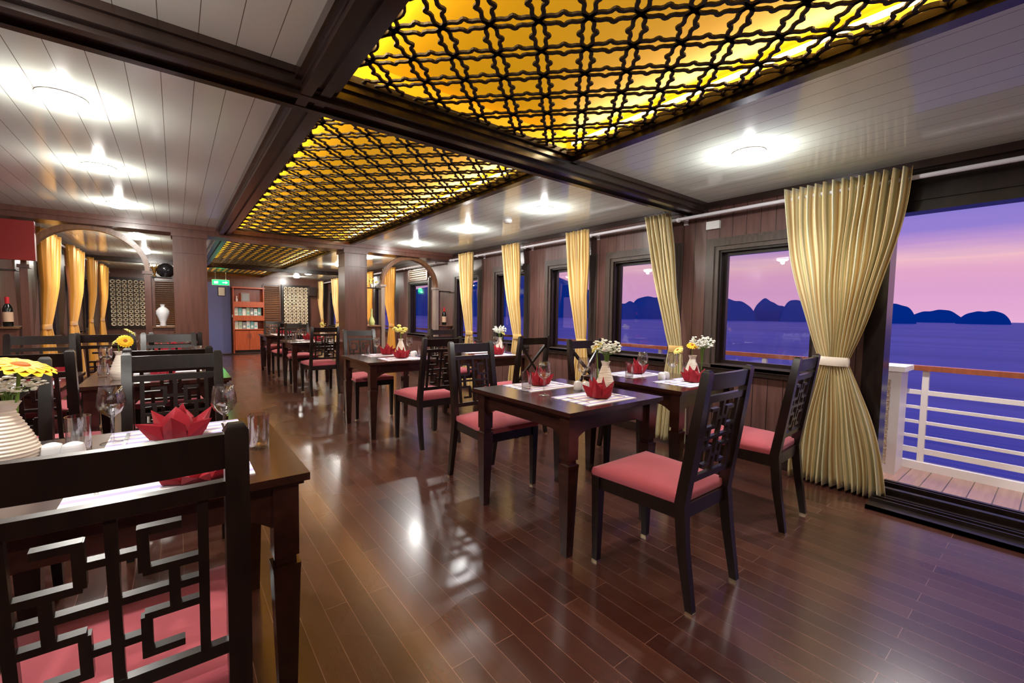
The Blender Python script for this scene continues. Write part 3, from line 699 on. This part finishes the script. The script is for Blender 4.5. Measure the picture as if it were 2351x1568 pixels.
Z = .75
def item(pr, x, y, z, rz, lab, grp, sc=None): return pr.put((x, y, z), rz, lab, grp, sc)
def setting(key, mx_, my, side, ph, rot=0):
    mz = Z; s_ = 1 if side == 'near' else -1
    item(PM, mx_, my, mz, 0, 'striped white placemat at the %s side of the %s' % (side, ph), 'striped placemats')
    item(FK, mx_-.14*s_, my, mz+.003, 0 if s_ > 0 else PI, 'steel fork on the %s-side placemat of the %s' % (side, ph), 'forks')
    item(KN, mx_+.15*s_, my, mz+.003, 0 if s_ > 0 else PI, 'steel knife on the %s-side placemat of the %s' % (side, ph), 'knives')
DIS = {  # near mat, far mat, near napkin, far napkin, wine near, wine far, tumbler near, tumbler far, vase, pots
 'T1': dict(nm=(-.03, 1.56), fm=(0.0, 2.03), nn=(.03, 1.47), fn=(.0, 1.99), w=[(.13, 1.86), (-.185, 2.03)], t=[(.215, 1.68), (-.26, 1.96)], v=(-.405, 1.87), p=[(-.31, 1.88), (-.26, 1.86)]),
 'T2': dict(nm=(-.08, 3.82), fm=(-.05, 4.24), nn=(-.08, 3.84), fn=(-.06, 4.24), w=[(.12, 4.03), (-.40, 4.22)], t=[(.22, 3.9), (-.40, 4.05)], v=(-.30, 3.88), p=[(-.18, 4.06), (-.12, 4.05)]),
 'TW2': dict(nm=(-.80, 3.86), fm=(-.80, 4.28), nn=(-.68, 4.0), fn=(-.66, 4.26), w=[(-.98, 4.2)], t=[(-1.05, 4.1)]),
 'T3': dict(nm=(-.09, 5.8), fm=(-.09, 6.22), nn=(-.14, 5.8), fn=(-.02, 6.2), w=[(.1, 6.0), (-.3, 6.05)], t=[(.2, 5.9), (-.36, 6.15)]),
 'A1': dict(nm=(1.885, 1.645), fm=(1.90, 2.13), nn=(1.90, 1.62), fn=(1.90, 2.14), w=[(2.07, 1.90), (1.70, 1.87)], t=[(2.21, 1.93), (1.70, 2.03)], v=(2.14, 1.78), p=[(2.03, 1.84), (2.00, 1.88)]),
 'A2': dict(nm=(1.83, 4.20), fm=(1.82, 4.66), nn=(1.84, 4.22), fn=(1.86, 4.66), w=[(2.06, 4.52), (1.72, 4.60)], t=[(2.1, 4.3), (1.62, 4.62)], v=(1.96, 4.52), p=[(2.02, 4.34), (2.06, 4.38)]),
 'A3': dict(nm=(1.75, 7.28), fm=(1.75, 7.72), nn=(1.78, 7.25), fn=(1.72, 7.7), w=[(1.55, 7.5), (2.0, 7.6)], t=[(1.5, 7.62), (1.98, 7.4)], v=(1.9, 7.5)),
 'A4': dict(nm=(1.72, 9.52), fm=(1.72, 9.98), nn=(1.74, 9.5), fn=(1.7, 9.95), w=[(1.5, 9.7)], t=[(1.48, 9.85)]),
 'W1': dict(nm=(2.90, 1.67), fm=(2.93, 2.15), nn=(2.95, 1.64), fn=(2.97, 2.15), w=[(2.90, 1.78), (2.80, 1.97)], t=[(3.12, 1.80), (2.72, 2.03)], v=(3.05, 1.71), p=[(2.86, 1.84), (2.91, 1.84)]),
 'W2': dict(nm=(2.93, 4.08), fm=(2.93, 4.52), nn=(2.95, 4.06), fn=(2.93, 4.52), w=[(3.10, 4.3), (2.74, 4.3)], t=[(3.16, 4.2), (2.70, 4.42)], v=(3.20, 4.36)),
}
for k, d_ in DIS.items():
    ph = TAB[k][2]
    setting(k, *d_['nm'], 'near', ph); setting(k, *d_['fm'], 'far', ph)
    item(NP, *d_['nn'], Z+.004, .25+len(k), 'crimson star-folded napkin at the near side of the '+ph, 'folded crimson napkins', (1.0, 1.0, 1.15) if k != 'T1' else (1.35, 1.1, .55))
    item(NP, *d_['fn'], Z+.004, 1.1, 'crimson star-folded napkin at the far side of the '+ph, 'folded crimson napkins', (1.0, 1.0, 1.2) if k != 'T1' else (1.35, 1.25, 1.1))
    sd = ('near', 'far') if len(d_['w']) > 1 else ('single', 'far')
    for (x, y), s_ in zip(d_['w'], sd): item(WG, x, y, Z, 0, 'stemmed wine glass, the %s one on the %s' % (s_, ph), 'wine glasses')
    for (x, y), s_ in zip(d_['t'], sd): item(TG, x, y, Z, 0, 'clear straight tumbler, the %s one on the %s' % (s_, ph), 'tumblers')
    for i, (x, y) in enumerate(d_.get('p', [])): item(PT, x, y, Z, 0, 'small white lidded pot, %s of the pair on the %s' % (('left', 'right')[i], ph), 'white condiment pots')
def vase(x, y, ph, k=.76): return item(VS, x, y, Z, 0, 'cream ribbed ceramic vase of flowers on the '+ph, 'cream flower vases', (k, k, .95 if k < 1 else 1))
vase(-.405, 1.87, TAB['T1'][2], 1.06)
GY.put((-.370, 1.89, Z+.185), -.4, 'large golden gerbera in the vase on the nearest left table', None, (1.6, 1.6, 1.0))
SP.put((-.40, 1.92, Z+.185), 0, 'white baby\'s breath below the golden gerbera at far left', None, (1.1, 1.1, .55))
vase(*DIS['T2']['v'], TAB['T2'][2])
x, y = DIS['T2']['v']
GF.put((x+.03, y-.02, Z+.185), -1.3, 'yellow gerbera in the vase on the second left table', None)
GP.put((x-.01, y+.02, Z+.185), 3.2, 'pale yellow flower left of the gerbera on the second left table'); GP.put((x+.05, y+.05, Z+.24), .2, 'pale yellow flower above the gerbera on the second left table')
vase(*DIS['A1']['v'], TAB['A1'][2]); x, y = DIS['A1']['v']
SP.put((x+.01, y, Z+.185), 1, 'white baby\'s breath in the vase on the nearest right table', None, (1.35, 1.35, .95))
GP.put((x-.05, y+.03, Z+.18), 2.5, 'yellow flower leaning left from the nearest right vase', None, (1.1, 1.1, 1.3))
vase(*DIS['W1']['v'], TAB['W1'][2]); x, y = DIS['W1']['v']
GY.put((x-.01, y, Z+.17), -2.6, 'yellow sunflower in the vase on the window table', None, (.75, .75, .8))
SP.put((x+.06, y-.04, Z+.185), 2, 'white baby\'s breath right of the sunflower on the window table', None, (1.25, 1.25, 1.0))
GP.put((x-.10, y+.06, Z+.15), 2.8, 'pale blossom left of the sunflower on the window table')
vase(*DIS['A2']['v'], TAB['A2'][2]); x, y = DIS['A2']['v']
SB.put((x, y, Z+.185), 0, 'bunch of pale yellow blossoms in the vase on the second right table', None, (1.5, 1.5, 1.3))
vase(*DIS['A3']['v'], TAB['A3'][2]); x, y = DIS['A3']['v']
SB.put((x, y, Z+.185), 1, 'bunch of yellow blossoms in front of the right fretwork screen')
vase(*DIS['W2']['v'], TAB['W2'][2]); x, y = DIS['W2']['v']
SP.put((x, y, Z+.185), 3, 'white and yellow blossoms in the vase on the second window table', None, (1.2, 1.2, 1))
GP.put((x+.03, y-.02, Z+.17), 5.2, 'pale yellow flower among white blossoms on the second window table')

# ------------------------------------------------------------------ curtains
def curtain(lab, x0, top, tie, bot, zt=2.19, ztie=.92, zb=.035, pleats=12, m='satin', side=1, amp=.035, tiem='cream', group='tied gold curtains', name='curtain'):
    """top/tie/bot = (y centre, half width)"""
    o = empty(name, (x0, top[0], 0), 0, lab, 'curtain', group)
    mb = MB(); uvl = mb.bm.loops.layers.uv.new('UVMap'); nc = pleats*8; rows = []; nr = 46
    for j in range(nr+1):
        z = zb+(zt-zb)*j/nr; 
        if z > ztie:
            t_ = (z-ztie)/(zt-ztie); s_ = t_**.75 if True else t_; c = tie[0]+(top[0]-tie[0])*t_; w = tie[1]+(top[1]-tie[1])*(1-(1-t_)**1.6); a = amp*(.25+.75*t_**.7)
        else:
            t_ = (ztie-z)/(ztie-zb); c = tie[0]+(bot[0]-tie[0])*t_; w = tie[1]+(bot[1]-tie[1])*(1-(1-t_)**1.7); a = amp*(.25+.9*t_**.7)
        row = []
        for i in range(nc+1):
            u = i/nc*2-1; ph = i/nc*pleats*2*PI
            xx = a*math.sin(ph+.5*math.sin(3*u+z))*(1+.2*math.sin(7*u)); yy = c-top[0]+w*(u+.04*math.sin(5*u+2*z)*(1-abs(u))*(1 if z > .1 else 1))+.004*math.sin(9*z+6*u)
            bulge = 0
            row.append((mb.bm.verts.new((side*(xx-.038*min(1, max(0, (z-ztie)/.5))), yy, z-(.02*(1-abs(u))*0))), i/nc, j/nr))
        rows.append(row)
    for a_, b_ in zip(rows, rows[1:]):
        for i in range(nc):
            q = [a_[i], a_[i+1], b_[i+1], b_[i]]; f = mb.face([v[0] for v in q])
            for l_, v in zip(f.loops, q): l_[uvl].uv = (v[1], v[2])
    c = mb.build('drape', M[m], o, ang=180)
    so = c.modifiers.new('thickness', 'SOLIDIFY'); so.thickness = .002
    mb = MB(); n = 28; R1 = tie[1]+.008; R2 = amp*.25+.022; rings = []
    for z, k in ((-.032, .97), (-.03, 1.0), (.0, 1.03), (.03, 1.0), (.032, .97)):
        rings.append([mb.bm.verts.new((R2*k*math.sin(2*PI*i/n), tie[0]-top[0]+R1*k*math.cos(2*PI*i/n), ztie+z)) for i in range(n)])
    for a_, b_ in zip(rings, rings[1:]):
        for i in range(n): mb.face([a_[i], a_[(i+1) % n], b_[(i+1) % n], b_[i]])
    mb.build('tieback', M[tiem], o)
    return o
XC = 3.72
cu = curtain('wide striped gold curtain tied at the waist beside the open deck door', XC, (1.01, .36), (1.015, .085), (.97, .29), pleats=15, amp=.045, zb=.02)
mb = MB()
for i in range(8): mb.tube([(0+.0, -.34+i*.097+.022*math.cos(a_*PI/6)*0, 2.125) if 0 else (.024*math.cos(a_*PI/6), -.335+i*.096, 2.125+.024*math.sin(a_*PI/6)) for a_ in range(12)], .004, 6, closed=True)
mb.build('grommets', M['chrome'], cu)
curtain('striped gold curtain leaning to its tie beside the second window', XC, (2.47, .13), (2.26, .065), (2.28, .15), pleats=6, tiem='satin3')
curtain('striped gold curtain in front of the third window', XC, (3.52, .17), (3.46, .07), (3.44, .15), pleats=6, m='satin3', tiem='satin3')
curtain('striped gold curtain in front of the fourth window', XC, (4.78, .18), (4.66, .08), (4.66, .17), pleats=6, m='satin3', tiem='satin3')
curtain('pale gold curtain nearest the partition on the window wall', XC, (5.95, .19), (5.9, .09), (5.88, .18), pleats=6, m='satin3', tiem='satin3')
for yc, l in ((9.1, 'amber gold curtain just beyond the right arch'), (10.4, 'amber gold curtain seen in the gap beside the right column'), (13.1, 'pale gold curtain next but one to the right fretwork screen'), (14.75, 'pale gold curtain closest to the right fretwork screen')):
    curtain(l, XC, (yc, .32), (yc-.05, .13), (yc, .25), pleats=5, m='satin2' if yc < 12 else 'satin3', tiem='satin2', ztie=.95, group='far gold curtains')
for yc, w, l in ((8.1, .5, 'amber gold curtain nearest the arch on the left wall'), (9.95, .62, 'amber gold curtain second from the left arch'), (11.75, .35, 'amber gold curtain third from the left arch'), (13.4, .6, 'amber gold curtain beside the left fretwork screen')):
    curtain(l, -1.30, (yc, w), (yc-.1, w*.45), (yc, w*.8), pleats=5, m='satin2', side=-1, tiem='satin2', ztie=.98, group='amber curtains on the left wall', amp=.05)
def rod(x, y0, y1, z, lab):
    o = empty('curtain_rod', (x, (y0+y1)/2, z), 0, lab, 'curtain rod'); h = (y1-y0)/2
    MB().tube([(0, -h, 0), (0, h, 0)], .015, 12).build('pole', M['rod'], o)
    mb = MB().lathe([(.001, -.02), (.022, -.018), (.022, .018), (.001, .02)], 14, cap=False).move(Matrix.Rotation(PI/2, 4, 'X')); mb.move(Matrix.Translation((0, -h, 0))).build('end_cap', M['rod'], o)
    mb = MB().lathe([(.001, -.02), (.022, -.018), (.022, .018), (.001, .02)], 14, cap=False).move(Matrix.Rotation(PI/2, 4, 'X')); mb.move(Matrix.Translation((0, h, 0))).build('end_cap', M['rod'], o)
    return o
def bracket(o, y, wall):
    s_ = 1 if wall > o.location.x else -1
    mb = MB().tube([(0, y-o.location.y, 0), (wall-o.location.x-s_*.012, y-o.location.y, -.0)], .009, 8); mb.box(min(wall-o.location.x, wall-o.location.x-s_*.012), max(wall-o.location.x, wall-o.location.x-s_*.012), y-o.location.y-.02, y-o.location.y+.02, -.035, .02)
    mb.ball((0, y-o.location.y, -.004), .024, 2); mb.build('bracket', M['rod'], o)
o = rod(XC, -1.4, 6.5, 2.125, 'long white curtain rod running over the windows of the near room')
for y in (-.5, 2.28, 3.36, 4.52, 5.68, 6.4): bracket(o, y, XW)
o = rod(XC, 7.05, 14.95, 2.125, 'white curtain rod on the right wall beyond the partition')
for y in (8.4, 10.9, 13.6): bracket(o, y, XW)
o = rod(-1.30, 7.05, 14.9, 2.14, 'curtain rod over the left wall curtains behind the arch')
for y in (8.9, 11, 12.6): bracket(o, y, XL)
tag(MB().box(XW-.03, XW-.001, 1.95, 2.07, 2.015, 2.085).bevel(.005).build('junction_box', M['lampring']), 'small white junction box on the wall above the nearest window frame', 'junction box')

# ------------------------------------------------------------------ partition ornaments
def bottle(x, y, z, lab):
    o = empty('wine_bottle', (x, y, z), 0, lab, 'bottle')
    MB().lathe([(.001, 0), (.036, 0), (.038, .01), (.038, .18), (.030, .21), (.015, .24), (.0145, .30), (.001, .302)], 22, cap=False).build('body', M['bottle'], o)
    MB().lathe([(.0386, .05), (.0387, .15)], 22, cap=False).build('label', M['label'], o)
    MB().lathe([(.0165, .235), (.0165, .305), (.001, .308)], 18, cap=False).build('foil_cap', M['redfoil'], o)
bottle(-1.37, 6.74, 1.02, 'dark wine bottle with red foil cap in the left niche'); bottle(3.73, 6.74, 1.02, 'dark wine bottle in the niche beside the window wall')
def jar(name, m, x, y, z, k, lab):
    pr = [(.001, 0), (.03, 0), (.035, .01), (.03, .04), (.05, .10), (.072, .16), (.07, .20), (.045, .235), (.022, .25), (.024, .275), (.03, .285), (.001, .286)]
    return tag(MB().lathe([(a*k, b_*k) for a, b_ in pr], 26, (x, y, z), cap=False).build(name, m, ang=60), lab, 'vase')
jar('white_vase', M['white'], -.12, 6.74, 1.02, .92, 'white ceramic baluster vase in the niche beside the left column')
tag(MB().lathe([(a, b_) for a, b_ in ((.001, 0), (.035, 0), (.045, .02), (.05, .06), (.035, .10), (.014, .14), (.011, .22), (.016, .26), (.001, .261))], 24, (2.44, 6.74, 1.02), cap=False).build('bottle_vase', M['greenvase'], ang=60), 'yellow green long necked vase in the niche beside the right column', 'vase')
tag(MB().lathe([(.001, 0), (.05, 0), (.085, .04), (.09, .09), (.07, .14), (.03, .165), (.001, .17)], 26, (-.08, 6.74, 1.612), cap=False).build('round_jar', M['blackpot'], ang=60), 'black glazed round jar on the upper shelf by the left column', 'jar')
o = empty('brass_ornament', (-.185, 6.72, 1.712), 0, 'shiny brass branching ornament beside the black jar', 'ornament')
for i in range(6):
    a = i*1.05; MB().tube([(0, 0, -.09), (.02*math.cos(a), .02*math.sin(a), 0), (.05*math.cos(a), .03*math.sin(a), .05)], [.006, .008, .003], 6).build('branch', M['gold'], o)
MB().lathe([(.001, -.1), (.03, -.1), (.012, -.085), (.001, -.08)], 14, cap=False).build('foot', M['gold'], o)
o = empty('flower_ornament', (2.44, 6.74, 1.612), 0, 'yellow blossom ornament on the upper shelf by the right column', 'ornament')
MB().lathe([(.001, 0), (.02, 0), (.028, .04), (.018, .06), (.001, .061)], 16, cap=False).build('cup', M['cream'], o)
mb = MB(); rnd = random.Random(5)
for i in range(14): mb.ball((rnd.gauss(0, .03), rnd.gauss(0, .02), .10+rnd.gauss(0, .025)), .016)
mb.build('blossoms', M['palepetal'], o)

# ------------------------------------------------------------------ far end: screens, bookcase, blue wall, sign
def screen(x0, x1, z0, z1, lab):
    o = empty('fretwork_screen', ((x0+x1)/2, YE-.04, z0), 0, lab, 'screen'); w = (x1-x0)/2; h = z1-z0
    MB().box(-w-.05, w+.05, .0, .035, -.05, h+.05).build('backing', M['screenback'], o)
    mb = MB().box(-w-.06, -w, -.03, .0, -.06, h+.06).box(w, w+.06, -.03, 0, -.06, h+.06).box(-w, w, -.03, 0, -.06, 0).box(-w, w, -.03, 0, h, h+.06); mb.build('frame', M['black_wood'], o)
    mb = MB(); s_ = .115; nx = int(2*w/s_)+1; nz = int(h/s_)+1; sx_ = 2*w/nx; sz = h/nz
    for i in range(nx):
        for j in range(nz):
            cx_, cz_ = -w+(i+.5)*sx_, (j+.5)*sz; n = 8
            P = [(cx_+math.cos(2*PI*k/n+PI/8)*sx_*.36, cz_+math.sin(2*PI*k/n+PI/8)*sz*.36) for k in range(n)]
            for k in range(n):
                a, b_ = P[k], P[(k+1) % n]; mb.bar((a[0], -.012, a[1]), (b_[0], -.012, b_[1]), .026, .016, (0, 1, 0))
                d0 = (cx_+math.cos(2*PI*k/n+PI/8)*sx_*.66, cz_+math.sin(2*PI*k/n+PI/8)*sz*.66)
                if abs(d0[0]) <= w and 0 <= d0[1] <= h: mb.bar((a[0], -.012, a[1]), (d0[0], -.012, d0[1]), .022, .016, (0, 1, 0))
            for k in range(0, 4): mb.bar((cx_-math.cos(PI*k/4)*sx_*.12, -.012, cz_-math.sin(PI*k/4)*sz*.12), (cx_+math.cos(PI*k/4)*sx_*.12, -.012, cz_+math.sin(PI*k/4)*sz*.12), .016, .016, (0, 1, 0))
    mb.build('fretwork', M['screenwhite'], o, smooth=False)
screen(-1.30, -.62, .78, 1.97, 'cream fretwork screen on the end wall seen through the left arch')
screen(2.66, 3.35, .80, 1.98, 'cream fretwork screen on the end wall between bookcase and windows')
def louvre(x0, x1, z0, z1, lab):
    o = empty('louvre_panel', ((x0+x1)/2, YE-.03, z0), 0, lab, 'louvre'); w = (x1-x0)/2; h = z1-z0
    MB().box(-w-.03, -w, -.03, .03, 0, h).box(w, w+.03, -.03, .03, 0, h).box(-w, w, -.03, .03, -.03, 0).box(-w, w, -.03, .03, h, h+.03).build('frame', M['panel_x'], o)
    mb = MB()
    for k in range(int(h/.055)): mb.hexa([(-w, -.02, k*.055), (w, -.02, k*.055), (w, .01, k*.055+.03), (-w, .01, k*.055+.03), (-w, -.024, k*.055+.008), (w, -.024, k*.055+.008), (w, .006, k*.055+.038), (-w, .006, k*.055+.038)])
    mb.build('slats', M['arch'], o, smooth=False)
louvre(2.12, 2.54, .5, 2.0, 'brown slatted louvre panel between bookcase and right screen')
louvre(-.50, .0, .5, 2.0, 'brown slatted louvre panel behind the white vase')
def wall_louvre(y, lab):
    o = empty('wall_vent', (XW-.02, y, 1.88), 0, lab, 'vent')
    mb = MB().box(-.02, .018, -.42, -.38, -.02, .22).box(-.02, .018, .38, .42, -.02, .22).box(-.02, .018, -.38, .38, .19, .22).box(-.02, .018, -.38, .38, -.02, .01); mb.build('frame', M['arch'], o)
    mb = MB()
    for k in range(4): mb.box(-.015, .01, -.38, .38, .03+k*.042, .05+k*.042)
    mb.build('slats', M['screenwhite'], o, smooth=False)
wall_louvre(8.0, 'pale slatted vent above the window just beyond the right arch')
struct('door_2', MB().box(.62, 1.24, YE-.06, YE, 0, 2.02).box(.60, .63, YE-.09, YE, 0, 2.06).box(1.235, 1.265, YE-.09, YE, 0, 2.06), M['blue'], smooth=False)
o = empty('exit_sign', (1.0, 14.3, 1.98), 0, 'glowing green sign hanging under the lattice at the aisle end', 'sign')
MB().box(-.20, .20, -.02, .02, -.075, .075).bevel(.006).build('housing', M['lampring'], o)
MB().box(-.19, .19, -.024, -.020, -.065, .065).build('lit_face', M['green_e'], o)
mb = MB().box(-.15, -.06, -.027, -.024, -.03, .03).box(.04, .13, -.027, -.024, -.012, .012); mb.hexa([(.11, -.027, -.035), (.11, -.024, -.035), (.165, -.024, 0), (.165, -.027, 0), (.11, -.027, .035), (.11, -.024, .035), (.165, -.024, .002), (.165, -.027, .002)]); mb.build('symbol', M['white_e'], o)
for s_ in (-1, 1): MB().tube([(s_*.12, 0, .075), (s_*.12, 0, .27)], .005, 6).build('hanger', M['chrome'], o)
ld = bpy.data.lights.new('sign_glow', 'POINT'); ld.energy = 1.2; ld.color = (.05, 1, .25); ld.shadow_soft_size = .08; q = bpy.data.objects.new('sign_glow', ld); C.objects.link(q); q.parent = o; q.location = (0, -.12, .06)
o = empty('wall_notice', (1.06, YE-.075, 1.76), 0, 'small framed notice on the blue wall under the green sign', 'notice')
MB().box(-.09, .09, 0, .012, -.13, .13).build('frame', M['black_wood'], o); MB().box(-.075, .075, -.003, 0, -.115, .115).build('sheet', M['book_w'], o)
# bookcase
BX0, BX1 = 1.30, 2.08; YK = 14.62
o = empty('bookcase', ((BX0+BX1)/2, YK+.18, 0), 0, 'tall orange red wooden bookcase at the end of the aisle', 'bookcase'); w = (BX1-BX0)/2; m = M['bookcase']
MB().box(-w, -w+.025, -.17, .17, 0, 1.86).box(w-.025, w, -.17, .17, 0, 1.86).build('side_panels', m, o)
MB().box(-w, w, .15, .17, 0, 1.86).build('back_panel', m, o); MB().box(-w-.02, w+.02, -.19, .18, 1.86, 1.90).build('top', m, o)
for z in (.66, 1.05, 1.45): MB().box(-w+.025, w-.025, -.16, .15, z, z+.03).build('shelf', m, o)
MB().box(-w+.025, w-.025, -.165, -.15, 1.32, 1.45).build('rail', m, o); MB().box(-w+.025, w-.025, -.165, -.15, .93, 1.05).build('rail', m, o)
for s_ in (-1, 1):
    d_ = MB().box(min(0, s_*(w-.03))+.004, max(0, s_*(w-.03))-.004, -.185, -.168, .08, .64).bevel(.004).build('door', m, o); MB().box(s_*.03-.006, s_*.03+.006, -.205, -.185, .42, .56).build('handle', M['chrome'], d_)
MB().box(-w+.02, w-.02, -.15, .15, 0, .08).build('plinth', M['black_wood'], o)
cols = ['book_w', 'book_t', 'book_w', 'book_g', 'book_r', 'book_w', 'book_t']
cn = {'book_w': 'white', 'book_t': 'teal', 'book_g': 'pale green', 'book_r': 'grey'}
ordn = ['first', 'second', 'third', 'fourth', 'fifth', 'sixth', 'seventh']
for sh, z in (('upper', 1.08), ('lower', .69)):
    x = BX0+.04
    for i in range(7 if sh == 'upper' else 6):
        c = cols[(i+(2 if sh == 'lower' else 0)) % 7]; ww = .085
        b_ = empty('book', (x+ww/2, YK+.10, z), 0, '%s book facing out on the %s bookcase shelf, %s from the left' % (cn[c], sh, ordn[i]), 'book', 'books in the bookcase')
        MB().box(-ww/2, ww/2, -.012, .012, 0, .24-.02*(i % 3)).build('cover', M[c], b_)
        MB().box(-ww/2+.015, ww/2-.015, -.014, -.012, .04, .10).build('cover_picture', M[cols[(i+3) % 7]], b_)
        x += ww+.012
o = empty('framed_picture', (1.62, YK+.12, 1.48), 0, 'framed picture on the top shelf of the bookcase', 'picture'); MB().box(-.11, .11, 0, .02, 0, .26).build('frame', M['pillar_light'], o); MB().box(-.085, .085, -.004, 0, .03, .23).build('print', M['book_r'], o)
tag(MB().lathe([(.001, 0), (.02, 0), (.03, .05), (.012, .12), (.022, .16), (.001, .161)], 16, (1.40, YK+.12, 1.48), cap=False).build('figurine', M['white']), 'small white figurine left of the picture on the bookcase', 'figurine')
tag(MB().box(3.36, 3.58, 14.82, 15.0, 1.72, 2.0).bevel(.01).build('loudspeaker', M['beam']), 'dark boxy loudspeaker mounted high beside the right fretwork screen', 'loudspeaker')
tag(MB().box(1.29, 1.31, YE-.2, YE-.12, 1.02, 1.10).build('light_switch', M['lampring']), 'small white switch plate at the left edge of the bookcase', 'switch')

# ------------------------------------------------------------------ outside: deck, railing, planter, sea, islands
struct('deck', MB().box(XW+T, 4.95, -3.5, 16, -.08, .0), M['deck'], smooth=False)
struct('deck_roof', MB().box(XW+T, 4.95, -3.5, 16, 2.30, 2.36), M['whitepaint'], smooth=False)
def railing():
    x = 4.80; o = empty('deck_railing', (x, 3, 0), 0, 'white metal deck railing with reddish wooden handrail', 'railing')
    MB().box(-.035, .035, -6.2, 9.5, .815, .855).bevel(.008).build('handrail', M['rail_wood'], o)
    MB().box(-.03, .03, -6.2, 9.5, .0, .065).build('bottom_rail', M['whitepaint'], o)
    for z, t_ in ((.155, .022), (.27, .012), (.39, .012), (.51, .012), (.635, .018)): MB().box(-.012, .012, -6.2, 9.5, z-t_, z+t_).build('bar', M['whitepaint'], o)
    y = -6.0
    while y < 9: 
        MB().box(-.02, .02, y, y+.04, .05, .82).build('post', M['whitepaint'], o); y += 1.22
    return o
railing()
o = empty('planter_box', (4.62, 1.05, 0), 0, 'white box cabinet with diamond lattice front standing on the deck', 'cabinet')
MB().box(-.16, .12, -.27, .27, 0, .82).build('body', M['whitepaint'], o); MB().box(-.185, .140, -.30, .30, .82, .86).bevel(.006).build('top', M['whitepaint'], o)
mb = MB().box(-.175, -.16, -.28, -.22, .0, .82).box(-.175, -.16, .22, .28, 0, .82).box(-.175, -.16, -.22, .22, .0, .07).box(-.175, -.16, -.22, .22, .75, .82); mb.build('front_frame', M['whitepaint'], o)
mb = MB()
for i in range(-14, 15):
    for s_ in (-1, 1):
        pts = []
        for k in range(41):
            y = -.22+.44*k/40; z = .41+s_*(y*1.6)+i*.055
            if .07 <= z <= .75: pts.append((y, z))
        if len(pts) > 1: mb.bar((-.168, pts[0][0], pts[0][1]), (-.168, pts[-1][0], pts[-1][1]), .006, .006, (1, 0, 0))
mb.build('lattice', M['screenwhite'], o, smooth=False)
o = LP.put((4.35, .55, 2.30), 0, 'round deck lamp under the outside roof above the doorway', 'round ceiling lamps')
for (x, y) in ((4.35, .55), (4.35, 3.4)):
    if y > 1: o = LP.put((x, y, 2.30), 0, 'round deck lamp under the outside roof beyond the windows', 'round ceiling lamps')
    ld = bpy.data.lights.new('deck_light', 'SPOT'); ld.energy = 120; ld.spot_size = R(160); ld.spot_blend = .5; ld.shadow_soft_size = .06; ld.color = (1, .93, .86)
    q = bpy.data.objects.new('deck_light', ld); C.objects.link(q); q.parent = o; q.location = (0, 0, -.05)
struct('sea', MB().box(5.5, 5500, -4500, 5500, -4.4, -4.0), M['sea'], smooth=False)
def island(az0, az1, h, D, seed, lab, lean=0):
    rnd = random.Random(seed); a0, a1 = R(az0), R(az1); ac = (a0+a1)/2; half = D*math.tan((a1-a0)/2)
    o = tag(empty('island', (D*math.sin(ac), D*math.cos(ac), -4), -ac), lab, 'island'); H = D*math.tan(R(h))+5
    mb = MB(); nx, ny = 60, 14; rows = []; ph = [rnd.uniform(0, 6) for _ in range(6)]
    for j in range(ny+1):
        v = j/ny*2-1; row = []
        for i in range(nx+1):
            u = i/nx*2-1; e_ = max(0, 1-abs(u)**3.2)**.55*max(0, 1-v*v)**.5
            z = H*e_*(.80+.12*math.sin(2.6*u+ph[0]+lean)+.05*math.sin(5.5*u+ph[1]+v)+.018*math.sin(13*u+ph[2]))
            row.append(mb.bm.verts.new((u*half, v*half*.5, max(0, z))))
        rows.append(row)
    for a_, b_ in zip(rows, rows[1:]):
        for i in range(nx): mb.face([a_[i], a_[i+1], b_[i+1], b_[i]])
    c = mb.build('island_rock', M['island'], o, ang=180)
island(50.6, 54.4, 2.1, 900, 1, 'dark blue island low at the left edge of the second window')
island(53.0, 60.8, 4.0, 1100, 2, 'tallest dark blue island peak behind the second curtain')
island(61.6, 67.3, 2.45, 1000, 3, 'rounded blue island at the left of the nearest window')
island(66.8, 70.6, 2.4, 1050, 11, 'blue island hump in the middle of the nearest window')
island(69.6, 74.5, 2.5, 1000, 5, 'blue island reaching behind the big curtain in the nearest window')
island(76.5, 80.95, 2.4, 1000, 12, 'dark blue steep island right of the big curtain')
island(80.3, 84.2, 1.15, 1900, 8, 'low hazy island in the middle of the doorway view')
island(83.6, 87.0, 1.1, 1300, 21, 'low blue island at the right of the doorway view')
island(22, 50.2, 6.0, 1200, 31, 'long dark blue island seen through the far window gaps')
